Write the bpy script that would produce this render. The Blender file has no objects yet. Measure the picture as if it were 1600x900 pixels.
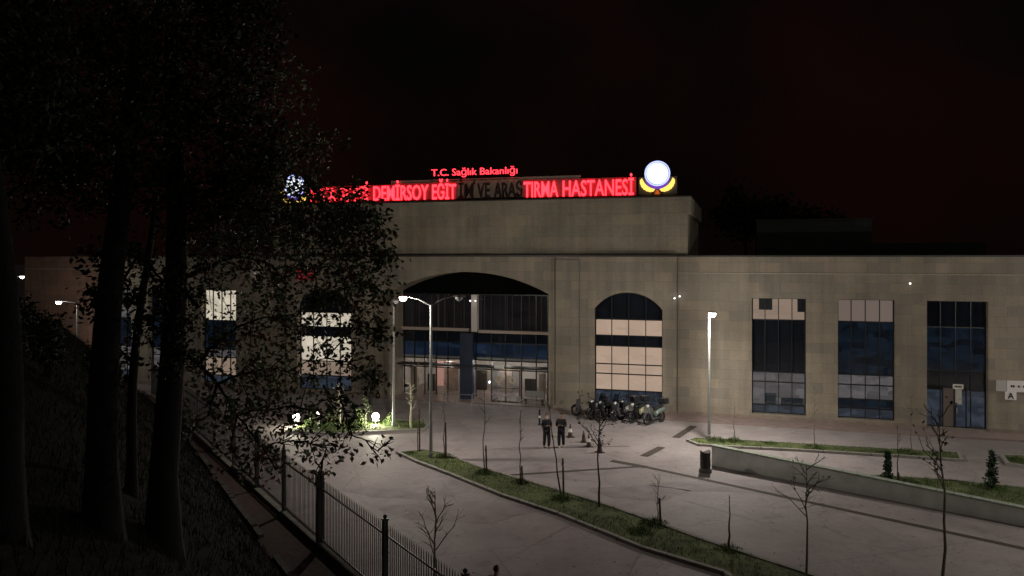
import bpy, bmesh, math, random
from mathutils import Vector, Matrix, noise
random.seed(7)
C = bpy.context.scene.collection
scn = bpy.context.scene
R = math.radians
# ------------------------------------------------------------------ camera
H = 10.0; FPX = 1200.0; HOR = 400.0
cam_d = bpy.data.cameras.new('camera'); cam = bpy.data.objects.new('camera', cam_d); C.objects.link(cam)
cam.location = (0, 0, H); cam.rotation_euler = (R(90), 0, 0)
cam_d.sensor_width = 36; cam_d.lens = 36 * FPX / 1600; cam_d.shift_y = -(450 - HOR) / 1600
cam_d.clip_start = 0.1; cam_d.clip_end = 2000
scn.camera = cam
# ------------------------------------------------------------------ world + dim night sky glow
w = bpy.data.worlds.new('World'); scn.world = w; w.use_nodes = True
nt = w.node_tree; bg = nt.nodes['Background']
sky = nt.nodes.new('ShaderNodeTexSky'); sky.sky_type = 'NISHITA'; sky.sun_disc = False
sky.sun_elevation = R(-4); sky.sun_rotation = R(140)
mx = nt.nodes.new('ShaderNodeMixRGB'); mx.blend_type = 'ADD'; mx.inputs['Fac'].default_value = 1
tcw = nt.nodes.new('ShaderNodeTexCoord'); nw = nt.nodes.new('ShaderNodeTexNoise'); nw.inputs['Scale'].default_value = 3.2; nw.inputs['Detail'].default_value = 4
nt.links.new(tcw.outputs['Generated'], nw.inputs['Vector']); rw_ = nt.nodes.new('ShaderNodeValToRGB'); nt.links.new(nw.outputs['Fac'], rw_.inputs['Fac'])
rw_.color_ramp.elements[0].position = .35; rw_.color_ramp.elements[0].color = (.0011,.0009,.0008,1); rw_.color_ramp.elements[1].position = .68; rw_.color_ramp.elements[1].color = (.0048,.0014,.0010,1)
nt.links.new(rw_.outputs[0], mx.inputs['Color2'])
sc_ = nt.nodes.new('ShaderNodeMixRGB'); sc_.blend_type = 'MULTIPLY'; sc_.inputs['Fac'].default_value = 1
sc_.inputs['Color2'].default_value = (0.02, 0.02, 0.02, 1)
nt.links.new(sky.outputs[0], sc_.inputs['Color1']); nt.links.new(sc_.outputs[0], mx.inputs['Color1'])
nt.links.new(mx.outputs[0], bg.inputs['Color']); bg.inputs['Strength'].default_value = 1.0
sun_d = bpy.data.lights.new('ambient_fill_sun', 'SUN'); sun = bpy.data.objects.new('ambient_fill_sun', sun_d); C.objects.link(sun)
sun_d.energy = 0.07; sun_d.angle = R(20); sun_d.color = (1, .9, .8)  # dim sun added as even ambient fill, no actual moon
sun.rotation_euler = (R(58), 0, R(38))
scn.view_settings.view_transform = 'Standard'; scn.view_settings.look = 'None'
scn.view_settings.exposure = 0; scn.view_settings.gamma = 1
try: scn.view_settings.use_curve_mapping = False
except Exception: pass
scn.cycles.max_bounces = 5; scn.cycles.diffuse_bounces = 2; scn.cycles.glossy_bounces = 2
scn.cycles.transparent_max_bounces = 8; scn.cycles.transmission_bounces = 4
scn.cycles.sample_clamp_indirect = 3
# ------------------------------------------------------------------ helpers
def tag(o, label=None, cat=None, group=None, kind=None):
    if label: o['label'] = label
    if cat: o['category'] = cat
    if group: o['group'] = group
    if kind: o['kind'] = kind
    return o
def empty(name, loc, rz=0, label=None, cat=None, group=None):
    o = bpy.data.objects.new(name, None); C.objects.link(o); o.empty_display_size = .3
    o.location = loc; o.rotation_euler = (0, 0, rz); return tag(o, label, cat, group)
def copy_tree(o, parent=None):
    c = o.copy(); C.objects.link(c); c.parent = parent
    for ch in [x for x in KIDS.get(o.name, [])]:
        d = copy_tree(ch, c); KIDS.setdefault(c.name, []).append(d)
    return c
KIDS = {}
class MB:
    def __init__(s): s.v = []; s.f = []; s.m = []
    def poly(s, pts, mi=0):
        b = len(s.v); s.v += [tuple(p) for p in pts]; s.f.append(tuple(range(b, b + len(pts)))); s.m.append(mi)
    def box(s, x0, x1, y0, y1, z0, z1, mi=0):
        b = len(s.v)
        s.v += [(x0,y0,z0),(x1,y0,z0),(x1,y1,z0),(x0,y1,z0),(x0,y0,z1),(x1,y0,z1),(x1,y1,z1),(x0,y1,z1)]
        for q in ((0,3,2,1),(4,5,6,7),(0,1,5,4),(1,2,6,5),(2,3,7,6),(3,0,4,7)):
            s.f.append(tuple(b + i for i in q)); s.m.append(mi)
    def bar(s, a, b_, w, h=None, mi=0):
        s.tube([a, b_], [w * .7071, w * .7071], 4, mi, rot=R(45))
    def tube(s, pts, rad, n=8, mi=0, rot=0, caps=True):
        pts = [Vector(p) for p in pts]; rings = []
        up = None
        for i, p in enumerate(pts):
            d = (pts[min(i+1, len(pts)-1)] - pts[max(i-1, 0)])
            if d.length < 1e-9: d = Vector((0,0,1))
            d.normalize()
            if up is None: up = Vector((1,0,0)) if abs(d.x) < .9 else Vector((0,1,0))
            a = up - d * up.dot(d)
            if a.length < 1e-4: a = Vector((0,1,0)) - d * d.y
            a.normalize(); up = a; c = d.cross(a); b = len(s.v); r = rad[i] if hasattr(rad, '__len__') else rad
            for k in range(n):
                t = 2*math.pi*k/n + rot
                s.v.append(tuple(p + (a*math.cos(t) + c*math.sin(t))*r))
            rings.append(b)
        for i in range(len(rings)-1):
            A, B = rings[i], rings[i+1]
            for k in range(n):
                s.f.append((A+k, A+(k+1)%n, B+(k+1)%n, B+k)); s.m.append(mi)
        if caps:
            s.f.append(tuple(rings[0]+k for k in range(n))[::-1]); s.m.append(mi)
            s.f.append(tuple(rings[-1]+k for k in range(n))); s.m.append(mi)
    def lathe(s, prof, n=16, c=(0,0,0), mi=0, axis='z'):
        b = len(s.v)
        for r, z in prof:
            for k in range(n):
                t = 2*math.pi*k/n; q = (r*math.cos(t), r*math.sin(t), z)
                if axis == 'y': q = (q[0], q[2], q[1])
                if axis == 'x': q = (q[2], q[0], q[1])
                s.v.append((q[0]+c[0], q[1]+c[1], q[2]+c[2]))
        for i in range(len(prof)-1):
            for k in range(n):
                s.f.append((b+i*n+k, b+i*n+(k+1)%n, b+(i+1)*n+(k+1)%n, b+(i+1)*n+k)); s.m.append(mi)
    def prism(s, pts, y0, y1, mi=0):      # outline in x,z extruded along y
        n = len(pts)
        s.poly([(x, y0, z) for x, z in pts], mi); s.poly([(x, y1, z) for x, z in pts][::-1], mi)
        for i in range(n):
            a, b = pts[i], pts[(i+1) % n]
            s.poly([(a[0],y0,a[1]), (a[0],y1,a[1]), (b[0],y1,b[1]), (b[0],y0,b[1])], mi)
    def slab(s, pts, z0, z1, mi=0):       # outline in x,y extruded along z
        n = len(pts)
        s.poly([(x, y, z1) for x, y in pts], mi); s.poly([(x, y, z0) for x, y in pts][::-1], mi)
        for i in range(n):
            a, b = pts[i], pts[(i+1) % n]
            s.poly([(a[0],a[1],z0), (b[0],b[1],z0), (b[0],b[1],z1), (a[0],a[1],z1)], mi)
    def build(s, name, mats, parent=None, smooth=False, bevel=0):
        me = bpy.data.meshes.new(name); me.from_pydata(s.v, [], s.f)
        if not isinstance(mats, (list, tuple)): mats = [mats]
        for m in mats: me.materials.append(m)
        if len(mats) > 1: me.polygons.foreach_set('material_index', s.m)
        if smooth: me.polygons.foreach_set('use_smooth', [True]*len(me.polygons))
        me.update()
        o = bpy.data.objects.new(name, me); C.objects.link(o)
        if parent:
            o.parent = parent; KIDS.setdefault(parent.name, []).append(o)
        if bevel:
            b = o.modifiers.new('bevel', 'BEVEL'); b.width = bevel; b.segments = 2; b.limit_method = 'ANGLE'
        return o
def G(u, v, z=0):
    Y = (H - z) * FPX / (v - HOR); return ((u-800)/FPX*Y, Y)
def AT(u, v, Y): return Vector(((u-800)/FPX*Y, Y, H-(v-HOR)/FPX*Y))
# ------------------------------------------------------------------ materials
def mat(name, col, rough=.8, metal=0, var=0, scale=3, bump=0, emit=None, estr=0, spec=.5, bscale=None, var2=0, scale2=.3):
    m = bpy.data.materials.new(name); m.use_nodes = True; n = m.node_tree; p = n.nodes['Principled BSDF']
    p.inputs['Base Color'].default_value = (*col, 1); p.inputs['Roughness'].default_value = rough
    p.inputs['Metallic'].default_value = metal; p.inputs['Specular IOR Level'].default_value = spec
    tc = n.nodes.new('ShaderNodeTexCoord')
    last = None
    for vv, ss in ((var, scale), (var2, scale2)):
        if not vv: continue
        t = n.nodes.new('ShaderNodeTexNoise'); t.inputs['Scale'].default_value = ss; t.inputs['Detail'].default_value = 6
        n.links.new(tc.outputs['Object'], t.inputs['Vector'])
        r = n.nodes.new('ShaderNodeMapRange'); r.inputs['From Min'].default_value = .3; r.inputs['From Max'].default_value = .7
        r.inputs['To Min'].default_value = 1 - vv; r.inputs['To Max'].default_value = 1 + vv
        n.links.new(t.outputs['Fac'], r.inputs['Value'])
        if last is None: last = r.outputs[0]
        else:
            mu = n.nodes.new('ShaderNodeMath'); mu.operation = 'MULTIPLY'; n.links.new(last, mu.inputs[0]); n.links.new(r.outputs[0], mu.inputs[1]); last = mu.outputs[0]
    if last is not None:
        mm = n.nodes.new('ShaderNodeVectorMath'); mm.operation = 'SCALE'; mm.inputs[0].default_value = col
        n.links.new(last, mm.inputs['Scale']); n.links.new(mm.outputs[0], p.inputs['Base Color'])
    if bump:
        t = n.nodes.new('ShaderNodeTexNoise'); t.inputs['Scale'].default_value = bscale or scale*4; t.inputs['Detail'].default_value = 5
        n.links.new(tc.outputs['Object'], t.inputs['Vector'])
        b = n.nodes.new('ShaderNodeBump'); b.inputs['Strength'].default_value = bump; b.inputs['Distance'].default_value = .03
        n.links.new(t.outputs['Fac'], b.inputs['Height']); n.links.new(b.outputs[0], p.inputs['Normal'])
    if emit:
        p.inputs['Emission Color'].default_value = (*emit, 1); p.inputs['Emission Strength'].default_value = estr
    return m
def stone_mat(name, col, bw=1.2, bh=.6, var=.16, tint=(1.0,.93,.86)):
    m = bpy.data.materials.new(name); m.use_nodes = True; n = m.node_tree; L = n.links; p = n.nodes['Principled BSDF']
    p.inputs['Roughness'].default_value = .75
    tc = n.nodes.new('ShaderNodeTexCoord'); sp = n.nodes.new('ShaderNodeSeparateXYZ'); L.new(tc.outputs['Object'], sp.inputs[0])
    ad = n.nodes.new('ShaderNodeMath'); ad.operation = 'ADD'; L.new(sp.outputs['X'], ad.inputs[0]); L.new(sp.outputs['Y'], ad.inputs[1])
    cb = n.nodes.new('ShaderNodeCombineXYZ'); L.new(ad.outputs[0], cb.inputs['X']); L.new(sp.outputs['Z'], cb.inputs['Y'])
    br = n.nodes.new('ShaderNodeTexBrick'); L.new(cb.outputs[0], br.inputs['Vector'])
    br.inputs['Scale'].default_value = 1; br.inputs['Brick Width'].default_value = bw; br.inputs['Row Height'].default_value = bh
    br.inputs['Mortar Size'].default_value = .006; br.inputs['Bias'].default_value = .1
    br.inputs['Color1'].default_value = (*[c*(1-var) for c in col], 1)
    br.inputs['Color2'].default_value = (*[c*(1+var)*t for c, t in zip(col, tint)], 1)
    br.inputs['Mortar'].default_value = (*[c*.6 for c in col], 1)
    last = None
    for (sc, mpx, lo, hi) in ((.35, (1,1,1), .82, 1.13), (2.2, (1,1,.07), .84, 1.1), (9, (1,1,1), .9, 1.08)):
        mp = n.nodes.new('ShaderNodeMapping'); mp.inputs['Scale'].default_value = mpx; L.new(tc.outputs['Object'], mp.inputs[0])
        t = n.nodes.new('ShaderNodeTexNoise'); t.inputs['Scale'].default_value = sc; t.inputs['Detail'].default_value = 5; L.new(mp.outputs[0], t.inputs['Vector'])
        r = n.nodes.new('ShaderNodeMapRange'); r.inputs['From Min'].default_value = .3; r.inputs['From Max'].default_value = .7
        r.inputs['To Min'].default_value = lo; r.inputs['To Max'].default_value = hi; L.new(t.outputs['Fac'], r.inputs['Value'])
        if last is None: last = r.outputs[0]
        else:
            mu = n.nodes.new('ShaderNodeMath'); mu.operation = 'MULTIPLY'; L.new(last, mu.inputs[0]); L.new(r.outputs[0], mu.inputs[1]); last = mu.outputs[0]
    vm = n.nodes.new('ShaderNodeVectorMath'); vm.operation = 'SCALE'; L.new(br.outputs['Color'], vm.inputs[0]); L.new(last, vm.inputs['Scale'])
    L.new(vm.outputs[0], p.inputs['Base Color'])
    b = n.nodes.new('ShaderNodeBump'); b.inputs['Strength'].default_value = .25; b.inputs['Distance'].default_value = .01
    L.new(br.outputs['Fac'], b.inputs['Height']); b.invert = True; L.new(b.outputs[0], p.inputs['Normal'])
    return m
def glass_mat(name, tint=(.8,.85,.9), refl=.14):
    m = bpy.data.materials.new(name); m.use_nodes = True; n = m.node_tree; n.nodes.remove(n.nodes['Principled BSDF'])
    o = n.nodes['Material Output']; t = n.nodes.new('ShaderNodeBsdfTransparent'); t.inputs[0].default_value = (*tint, 1)
    g = n.nodes.new('ShaderNodeBsdfGlossy'); g.inputs['Roughness'].default_value = .03; x = n.nodes.new('ShaderNodeMixShader')
    x.inputs[0].default_value = refl; n.links.new(t.outputs[0], x.inputs[1]); n.links.new(g.outputs[0], x.inputs[2]); n.links.new(x.outputs[0], o.inputs[0])
    return m
def lit_mat(name, col, strength, wave=.15, wscale=9, blotch=0, bscale=.8, base=(.02,.02,.022)):
    """a blind or curtain with the lit room behind it"""
    m = mat(name, base, .8, spec=.1); n = m.node_tree; L = n.links; p = n.nodes['Principled BSDF']
    p.inputs['Emission Color'].default_value = (*col, 1)
    tc = n.nodes.new('ShaderNodeTexCoord')
    wv = n.nodes.new('ShaderNodeTexWave'); wv.inputs['Scale'].default_value = wscale; wv.inputs['Distortion'].default_value = .6
    L.new(tc.outputs['Object'], wv.inputs['Vector'])
    r = n.nodes.new('ShaderNodeMapRange'); r.inputs['To Min'].default_value = strength*(1-wave); r.inputs['To Max'].default_value = strength
    L.new(wv.outputs['Fac'], r.inputs['Value']); last = r.outputs[0]
    if blotch:
        mp = n.nodes.new('ShaderNodeMapping'); mp.inputs['Scale'].default_value = (1,1,2.2); L.new(tc.outputs['Object'], mp.inputs[0])
        v = n.nodes.new('ShaderNodeTexVoronoi'); v.distance = 'CHEBYCHEV'; v.inputs['Scale'].default_value = bscale; L.new(mp.outputs[0], v.inputs['Vector'])
        sp = n.nodes.new('ShaderNodeSeparateColor'); L.new(v.outputs['Color'], sp.inputs[0])
        rr = n.nodes.new('ShaderNodeMapRange'); rr.inputs['To Min'].default_value = 1-blotch; L.new(sp.outputs[0], rr.inputs['Value'])
        mu = n.nodes.new('ShaderNodeMath'); mu.operation = 'MULTIPLY'; L.new(last, mu.inputs[0]); L.new(rr.outputs[0], mu.inputs[1]); last = mu.outputs[0]
    L.new(last, p.inputs['Emission Strength'])
    return m
def emi(name, col, s): return mat(name, tuple(min(1, c*.5) for c in col), .5, emit=col, estr=s)
M = dict(
 stone=stone_mat('stone_cladding', (.285,.258,.212), 1.2, .6, .16), stone_up=stone_mat('stone_cladding_upper', (.29,.262,.21), 1.5, .75, .13),
 stone_red=stone_mat('stone_cladding_reddish', (.25,.16,.125), .8, .4),
 flash=mat('dark_flashing', (.03,.028,.025), .5), frame=mat('window_frame_black', (.015,.015,.017), .4),
 plaza=None, grass=mat('lawn', (.085,.105,.035), .95, var=.35, scale=4, bump=.6, var2=.35, scale2=.5),
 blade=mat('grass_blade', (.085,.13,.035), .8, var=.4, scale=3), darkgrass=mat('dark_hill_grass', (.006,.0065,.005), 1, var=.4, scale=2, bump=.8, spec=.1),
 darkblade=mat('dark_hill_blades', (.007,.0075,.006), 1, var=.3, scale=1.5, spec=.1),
 kerb=mat('kerb_concrete', (.27,.255,.23), .85, var=.15, scale=6, bump=.3), soil=mat('soil', (.05,.03,.024), .95, var=.3, scale=5, bump=.5),
 line=mat('worn_white_paint', (.36,.34,.33), .8, var=.25, scale=9), cut=mat('drain_channel_dark', (.055,.042,.036), .85, var=.3, scale=5, bump=.4),
 patch=mat('asphalt_patch', (.12,.105,.10), .85, var=.15, scale=3),
 whitewall=mat('rendered_wall', (.66,.66,.62), .85, var=.12, scale=2, bump=.15, var2=.15, scale2=.6),
 pole=mat('galvanised_pole', (.27,.27,.26), .55, metal=.2, var=.08, scale=4), steel=mat('steel_rail', (.42,.42,.42), .35, metal=.7),
 fence=mat('fence_paint', (.022,.02,.018), .5, var=.2, scale=6), fpost=mat('fence_post_paint', (.03,.035,.028), .5, var=.25, scale=5), fpostr=mat('fence_post_rust', (.06,.022,.015), .6, var=.25, scale=5),
 lamp=emi('lamp_lens', (1,.97,.9), 16), lampdim=emi('lamp_lens_dim', (1,.93,.85), 2.5), lampoff=mat('lamp_lens_off', (.3,.3,.3), .3), lamph=mat('lamp_housing', (.15,.15,.15), .4),
 flood=emi('flood_lens', (1,.96,.78), 26),
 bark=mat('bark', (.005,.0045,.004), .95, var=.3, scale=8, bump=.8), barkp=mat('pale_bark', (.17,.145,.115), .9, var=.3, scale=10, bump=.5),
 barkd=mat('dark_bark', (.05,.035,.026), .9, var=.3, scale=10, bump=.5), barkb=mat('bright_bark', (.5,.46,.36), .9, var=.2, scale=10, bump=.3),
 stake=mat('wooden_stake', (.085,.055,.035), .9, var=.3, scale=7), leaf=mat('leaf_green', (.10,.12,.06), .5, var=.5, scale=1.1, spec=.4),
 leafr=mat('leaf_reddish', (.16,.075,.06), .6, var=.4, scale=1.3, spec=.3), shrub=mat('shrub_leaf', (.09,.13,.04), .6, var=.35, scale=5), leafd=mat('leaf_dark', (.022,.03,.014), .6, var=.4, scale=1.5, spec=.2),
 conif=mat('conifer_needles', (.03,.06,.03), .8, var=.3, scale=5),
 glass=glass_mat('window_glass', refl=.07), glassb=glass_mat('blue_glass', (.45,.6,.85), .16),
 litA=lit_mat('lit_blind_warm', (1,.68,.48), .66, .22, 6, .14, .9), litB=lit_mat('lit_blind_bright', (1,.83,.62), 1.05, .3, blotch=.3), litC=lit_mat('lit_blind_soft', (1,.70,.50), .36, blotch=.12),
 litD=lit_mat('lit_room_grey', (.9,.78,.78), .15, .1, 4, .55, 1.6), litE=lit_mat('dim_blue_room', (.14,.29,.52), .042, .3, 3, .85, 1.3), litF=lit_mat('dim_blue_room_low', (.34,.42,.58), .12, .2, 5, .6, 1.7),
 litG=lit_mat('dark_room', (.2,.3,.6), .006, .3, 3, .8, 1.0), litR=lit_mat('dim_reddish_curtain', (.55,.42,.42), .02, .75, 5.5, .5, .9), litBl=lit_mat('blue_band', (.15,.3,.62), .075, .2, 2, .8, .7),
 portal_shade=mat('portal_shade_black', (.004,.0035,.0035), .9, spec=.05), lobby=mat('lobby_plaster', (.6,.55,.5), .8, var=.08, scale=2), bluecol=mat('blue_column_cladding', (.02,.032,.07), .4, var=.2, scale=2),
 whitecol=mat('white_column', (.7,.65,.6), .6), ledge=mat('pale_ledge', (.5,.4,.34), .7), wood=mat('brown_door', (.10,.07,.05), .5, var=.2, scale=5),
 tube=emi('ceiling_tube', (1,.9,.78), 4), salmon=emi('salmon_poster', (1,.5,.38), .35), bluewhite=emi('small_spot', (.75,.8,1), 12),
 red=emi('red_letter', (1,.032,.048), 3.6), unlit=mat('unlit_letter', (.03,.012,.012), .4), panel=mat('sign_panel', (.28,.235,.18), .6, var=.12, scale=2), panel_redglow=mat('sign_panel_red_glow', (.36,.07,.08), .6, var=.1, scale=2), panel2=mat('sign_panel_grey', (.10,.09,.09), .5),  # the red panel colour holds the glow of the letters
 disc=emi('logo_disc', (.84,.92,1), 1.35), ring=emi('logo_ring', (.45,.5,1), 1.6), purple=emi('logo_purple', (.25,.09,.75), .55), yellow=emi('logo_yellow', (1,.62,.12), 1.5), orange=emi('logo_orange', (.9,.16,.02), .5), lav=emi('logo_mark', (.42,.48,1), .8),
 signw=mat('sign_white', (.85,.82,.8), .6), signk=mat('sign_black', (.02,.02,.02), .6), signr=emi('small_red_sign', (1,.06,.1), .13),
 skin=mat('skin', (.36,.22,.16), .55), hair=mat('black_hair', (.01,.009,.008), .6), jacket=mat('black_jacket', (.014,.013,.015), .75, bump=.2, scale=12), trous=mat('black_trousers', (.012,.012,.016), .85), navy=mat('navy_coat', (.015,.018,.04), .8),
 shoe=mat('black_shoe', (.015,.015,.015), .5), shoew=mat('pale_shoe', (.5,.48,.45), .5), screen=emi('phone_screen', (.9,.93,1), 1.5), phone=mat('phone_body', (.01,.01,.01), .3), eye=mat('eye', (.02,.02,.02), .2), lip=mat('lip', (.3,.12,.1), .5), mask=mat('pale_mask', (.6,.58,.56), .7),
 tyre=mat('tyre', (.015,.015,.015), .9), rim=mat('rim', (.12,.12,.125), .35, metal=.8), bk=mat('scooter_black', (.015,.015,.018), .3), seat=mat('scooter_seat', (.012,.012,.012), .7),
 sw=mat('scooter_white', (.3,.3,.29), .3), sy=mat('scooter_pale_yellow', (.33,.32,.2), .3), sg=mat('scooter_grey', (.06,.06,.065), .3), sgn=mat('scooter_pale_green', (.14,.18,.16), .3), sdg=mat('scooter_dark_green', (.02,.03,.022), .3), sred=mat('scooter_dark_red', (.10,.02,.03), .3), lens=mat('headlight_lens', (.45,.45,.43), .12), shield=glass_mat('windscreen', (.6,.65,.7), .25),
 cone=mat('cone_dark_orange', (.05,.014,.009), .6), coneband=mat('cone_band', (.7,.68,.65), .4), bin=mat('bin_dark_metal', (.035,.03,.028), .5, var=.15, scale=9), binb=mat('bin_base', (.11,.10,.09), .7),
)
def ground_mat():
    m = bpy.data.materials.new('plaza_paving'); m.use_nodes = True; n = m.node_tree; L = n.links; p = n.nodes['Principled BSDF']
    p.inputs['Roughness'].default_value = .68; p.inputs['Specular IOR Level'].default_value = .35
    tc = n.nodes.new('ShaderNodeTexCoord'); col = (.325,.288,.286); last = None
    for sc, lo, hi, d in ((.09, .78, 1.18, 4), (.7, .86, 1.1, 6), (5, .92, 1.07, 6), (45, .86, 1.12, 3)):
        t = n.nodes.new('ShaderNodeTexNoise'); t.inputs['Scale'].default_value = sc; t.inputs['Detail'].default_value = d; L.new(tc.outputs['Object'], t.inputs['Vector'])
        r = n.nodes.new('ShaderNodeMapRange'); r.inputs['From Min'].default_value = .3; r.inputs['From Max'].default_value = .7
        r.inputs['To Min'].default_value = lo; r.inputs['To Max'].default_value = hi; L.new(t.outputs['Fac'], r.inputs['Value'])
        if last is None: last = r.outputs[0]
        else:
            mu = n.nodes.new('ShaderNodeMath'); mu.operation = 'MULTIPLY'; L.new(last, mu.inputs[0]); L.new(r.outputs[0], mu.inputs[1]); last = mu.outputs[0]
    # cracks and pour joints
    mp = n.nodes.new('ShaderNodeMapping'); mp.inputs['Rotation'].default_value = (0,0,R(-17)); L.new(tc.outputs['Object'], mp.inputs[0])
    br = n.nodes.new('ShaderNodeTexBrick'); br.inputs['Scale'].default_value = 1; br.inputs['Brick Width'].default_value = 7; br.inputs['Row Height'].default_value = 4.2; br.inputs['Mortar Size'].default_value = .018
    br.inputs['Color1'].default_value = (.94,.94,.94,1); br.inputs['Color2'].default_value = (1.04,1.04,1.04,1); br.inputs['Mortar'].default_value = (.72,.72,.72,1); L.new(mp.outputs[0], br.inputs['Vector'])
    vm = n.nodes.new('ShaderNodeVectorMath'); vm.operation = 'SCALE'; vm.inputs[0].default_value = col; L.new(last, vm.inputs['Scale'])
    v2 = n.nodes.new('ShaderNodeVectorMath'); v2.operation = 'MULTIPLY'; L.new(vm.outputs[0], v2.inputs[0]); L.new(br.outputs['Color'], v2.inputs[1]); L.new(v2.outputs[0], p.inputs['Base Color'])
    # dark stains with edges of their own, and hairline cracks
    cur = v2.outputs[0]
    for kind, sc, a, b_, dk in (('n', .9, .58, .66, .84), ('n', 3.1, .66, .72, .82), ('v', .16, .0, .006, .74), ('v', .55, .0, .004, .85)):
        if kind == 'n':
            q = n.nodes.new('ShaderNodeTexNoise'); q.inputs['Detail'].default_value = 5; q.inputs['Scale'].default_value = sc; L.new(tc.outputs['Object'], q.inputs['Vector']); out = q.outputs['Fac']; lo, hi = 1, dk
        else:
            nn = n.nodes.new('ShaderNodeTexNoise'); nn.inputs['Scale'].default_value = 1.5; nn.inputs['Detail'].default_value = 5; L.new(tc.outputs['Object'], nn.inputs['Vector'])
            sc2 = n.nodes.new('ShaderNodeVectorMath'); sc2.operation = 'MULTIPLY_ADD'; L.new(nn.outputs['Color'], sc2.inputs[0]); sc2.inputs[1].default_value = (1.2,1.2,0); L.new(tc.outputs['Object'], sc2.inputs[2])
            q = n.nodes.new('ShaderNodeTexVoronoi'); q.feature = 'DISTANCE_TO_EDGE'; q.inputs['Scale'].default_value = sc; L.new(sc2.outputs[0], q.inputs['Vector']); out = q.outputs['Distance']; lo, hi = dk, 1
        r = n.nodes.new('ShaderNodeMapRange'); r.inputs['From Min'].default_value = a; r.inputs['From Max'].default_value = b_; r.inputs['To Min'].default_value = lo; r.inputs['To Max'].default_value = hi; L.new(out, r.inputs['Value'])
        vs_ = n.nodes.new('ShaderNodeVectorMath'); vs_.operation = 'SCALE'; L.new(cur, vs_.inputs[0]); L.new(r.outputs[0], vs_.inputs['Scale']); cur = vs_.outputs[0]
    L.new(cur, p.inputs['Base Color'])
    t = n.nodes.new('ShaderNodeTexNoise'); t.inputs['Scale'].default_value = 30; t.inputs['Detail'].default_value = 6; L.new(tc.outputs['Object'], t.inputs['Vector'])
    b = n.nodes.new('ShaderNodeBump'); b.inputs['Strength'].default_value = .35; b.inputs['Distance'].default_value = .015; L.new(t.outputs['Fac'], b.inputs['Height']); L.new(b.outputs[0], p.inputs['Normal'])
    return m
M['plaza'] = ground_mat()
# ------------------------------------------------------------------ ground
g = MB(); g.poly([(-600,-200,0),(600,-200,0),(600,900,0),(-600,900,0)])
tag(g.build('ground', M['plaza']), 'grey concrete paving of the hospital forecourt', 'ground', kind='structure')
# fence frame: origin, along (away), left normal
F0 = Vector((-6.55, 26.2, 0)); E_ = Vector((-.556, .831, 0)); N_ = Vector((-.831, -.556, 0))
def FP(t, d, z=0): p = F0 + E_*t + N_*d; return (p.x, p.y, z)
def hill_edge(t): return max(.55, min(2.4, 1.7 - .05*t))
def sst(a, b, x):
    x = max(0, min(1, (x-a)/(b-a))); return x*x*(3-2*x)
def hill_z(t, d):
    de = hill_edge(t); x = d - de
    if x <= 0: return 0
    k = 1.02 + .1*sst(-10, 20, t); cap = 8.25 if t < 0 else 8.25 - .3*sst(0, 25, t)
    z = k*x; z = cap*(1 - math.exp(-((z/cap)**3.2)))**(1/3.2)
    z *= 1 - sst(27, 36, t + .25*x)
    z += noise.noise(Vector((t*.5, d*.6, 0)))*.22*min(1, x*.6)
    return max(z, .0) + .06
m_ = MB(); ts = [-70+ i*1.0 for i in range(112)]; NX = 46
for t in ts:
    for j in range(NX+1):
        x = (j/NX)**1.9*60; de = hill_edge(t); m_.v.append(FP(t, de+x, hill_z(t, de+x+1e-4)))
for i in range(len(ts)-1):
    for j in range(NX):
        a = i*(NX+1)+j; m_.f.append((a, a+NX+1, a+NX+2, a+1)); m_.m.append(0)
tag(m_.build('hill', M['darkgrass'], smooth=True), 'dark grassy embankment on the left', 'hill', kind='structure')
hb = MB(); rg = random.Random(3)
for i in range(26000):
    t = rg.uniform(-26, 26); de = hill_edge(t); d = de + rg.random()**1.3*7.5; z = hill_z(t, d); x, y, _ = FP(t, d)
    a = rg.uniform(0, 6.28); h = rg.uniform(.08, .26); w_ = .012; dx, dy = math.cos(a)*w_, math.sin(a)*w_
    hb.poly([(x-dx, y-dy, z-.02), (x+dx, y+dy, z-.02), (x+rg.uniform(-.1,.1), y+rg.uniform(-.1,.1), z+h)])
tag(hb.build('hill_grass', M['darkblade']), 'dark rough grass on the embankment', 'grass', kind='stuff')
# verge beside the fence
p_ = MB()
for i in range(-10, 36, 2):
    p_.poly([FP(i, .16, .05), FP(i, hill_edge(i)+.1, .05), FP(i+2, hill_edge(i+2)+.1, .05), FP(i+2, .16, .05)])
tag(p_.build('path', M['soil']), 'reddish brown soil path inside the fence', 'path', kind='structure')
p_ = MB()
for i in range(-10, 36):
    if rg.random() < .12: continue
    a = FP(i+.04, hill_edge(i)-.28, 0); b = FP(i+.97, hill_edge(i+1)-.28, 0)
    a2 = FP(i+.04, hill_edge(i)-.08, 0); b2 = FP(i+.97, hill_edge(i+1)-.08, 0)
    p_.slab([a[:2], b[:2], b2[:2], a2[:2]], 0, .13+rg.random()*.06)
tag(p_.build('path_kerb', mat('dirty_kerb', (.055,.05,.042), .9, var=.4, scale=2.5, bump=.4)), 'low kerb stones at the foot of the embankment', 'kerb', kind='structure')
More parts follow.
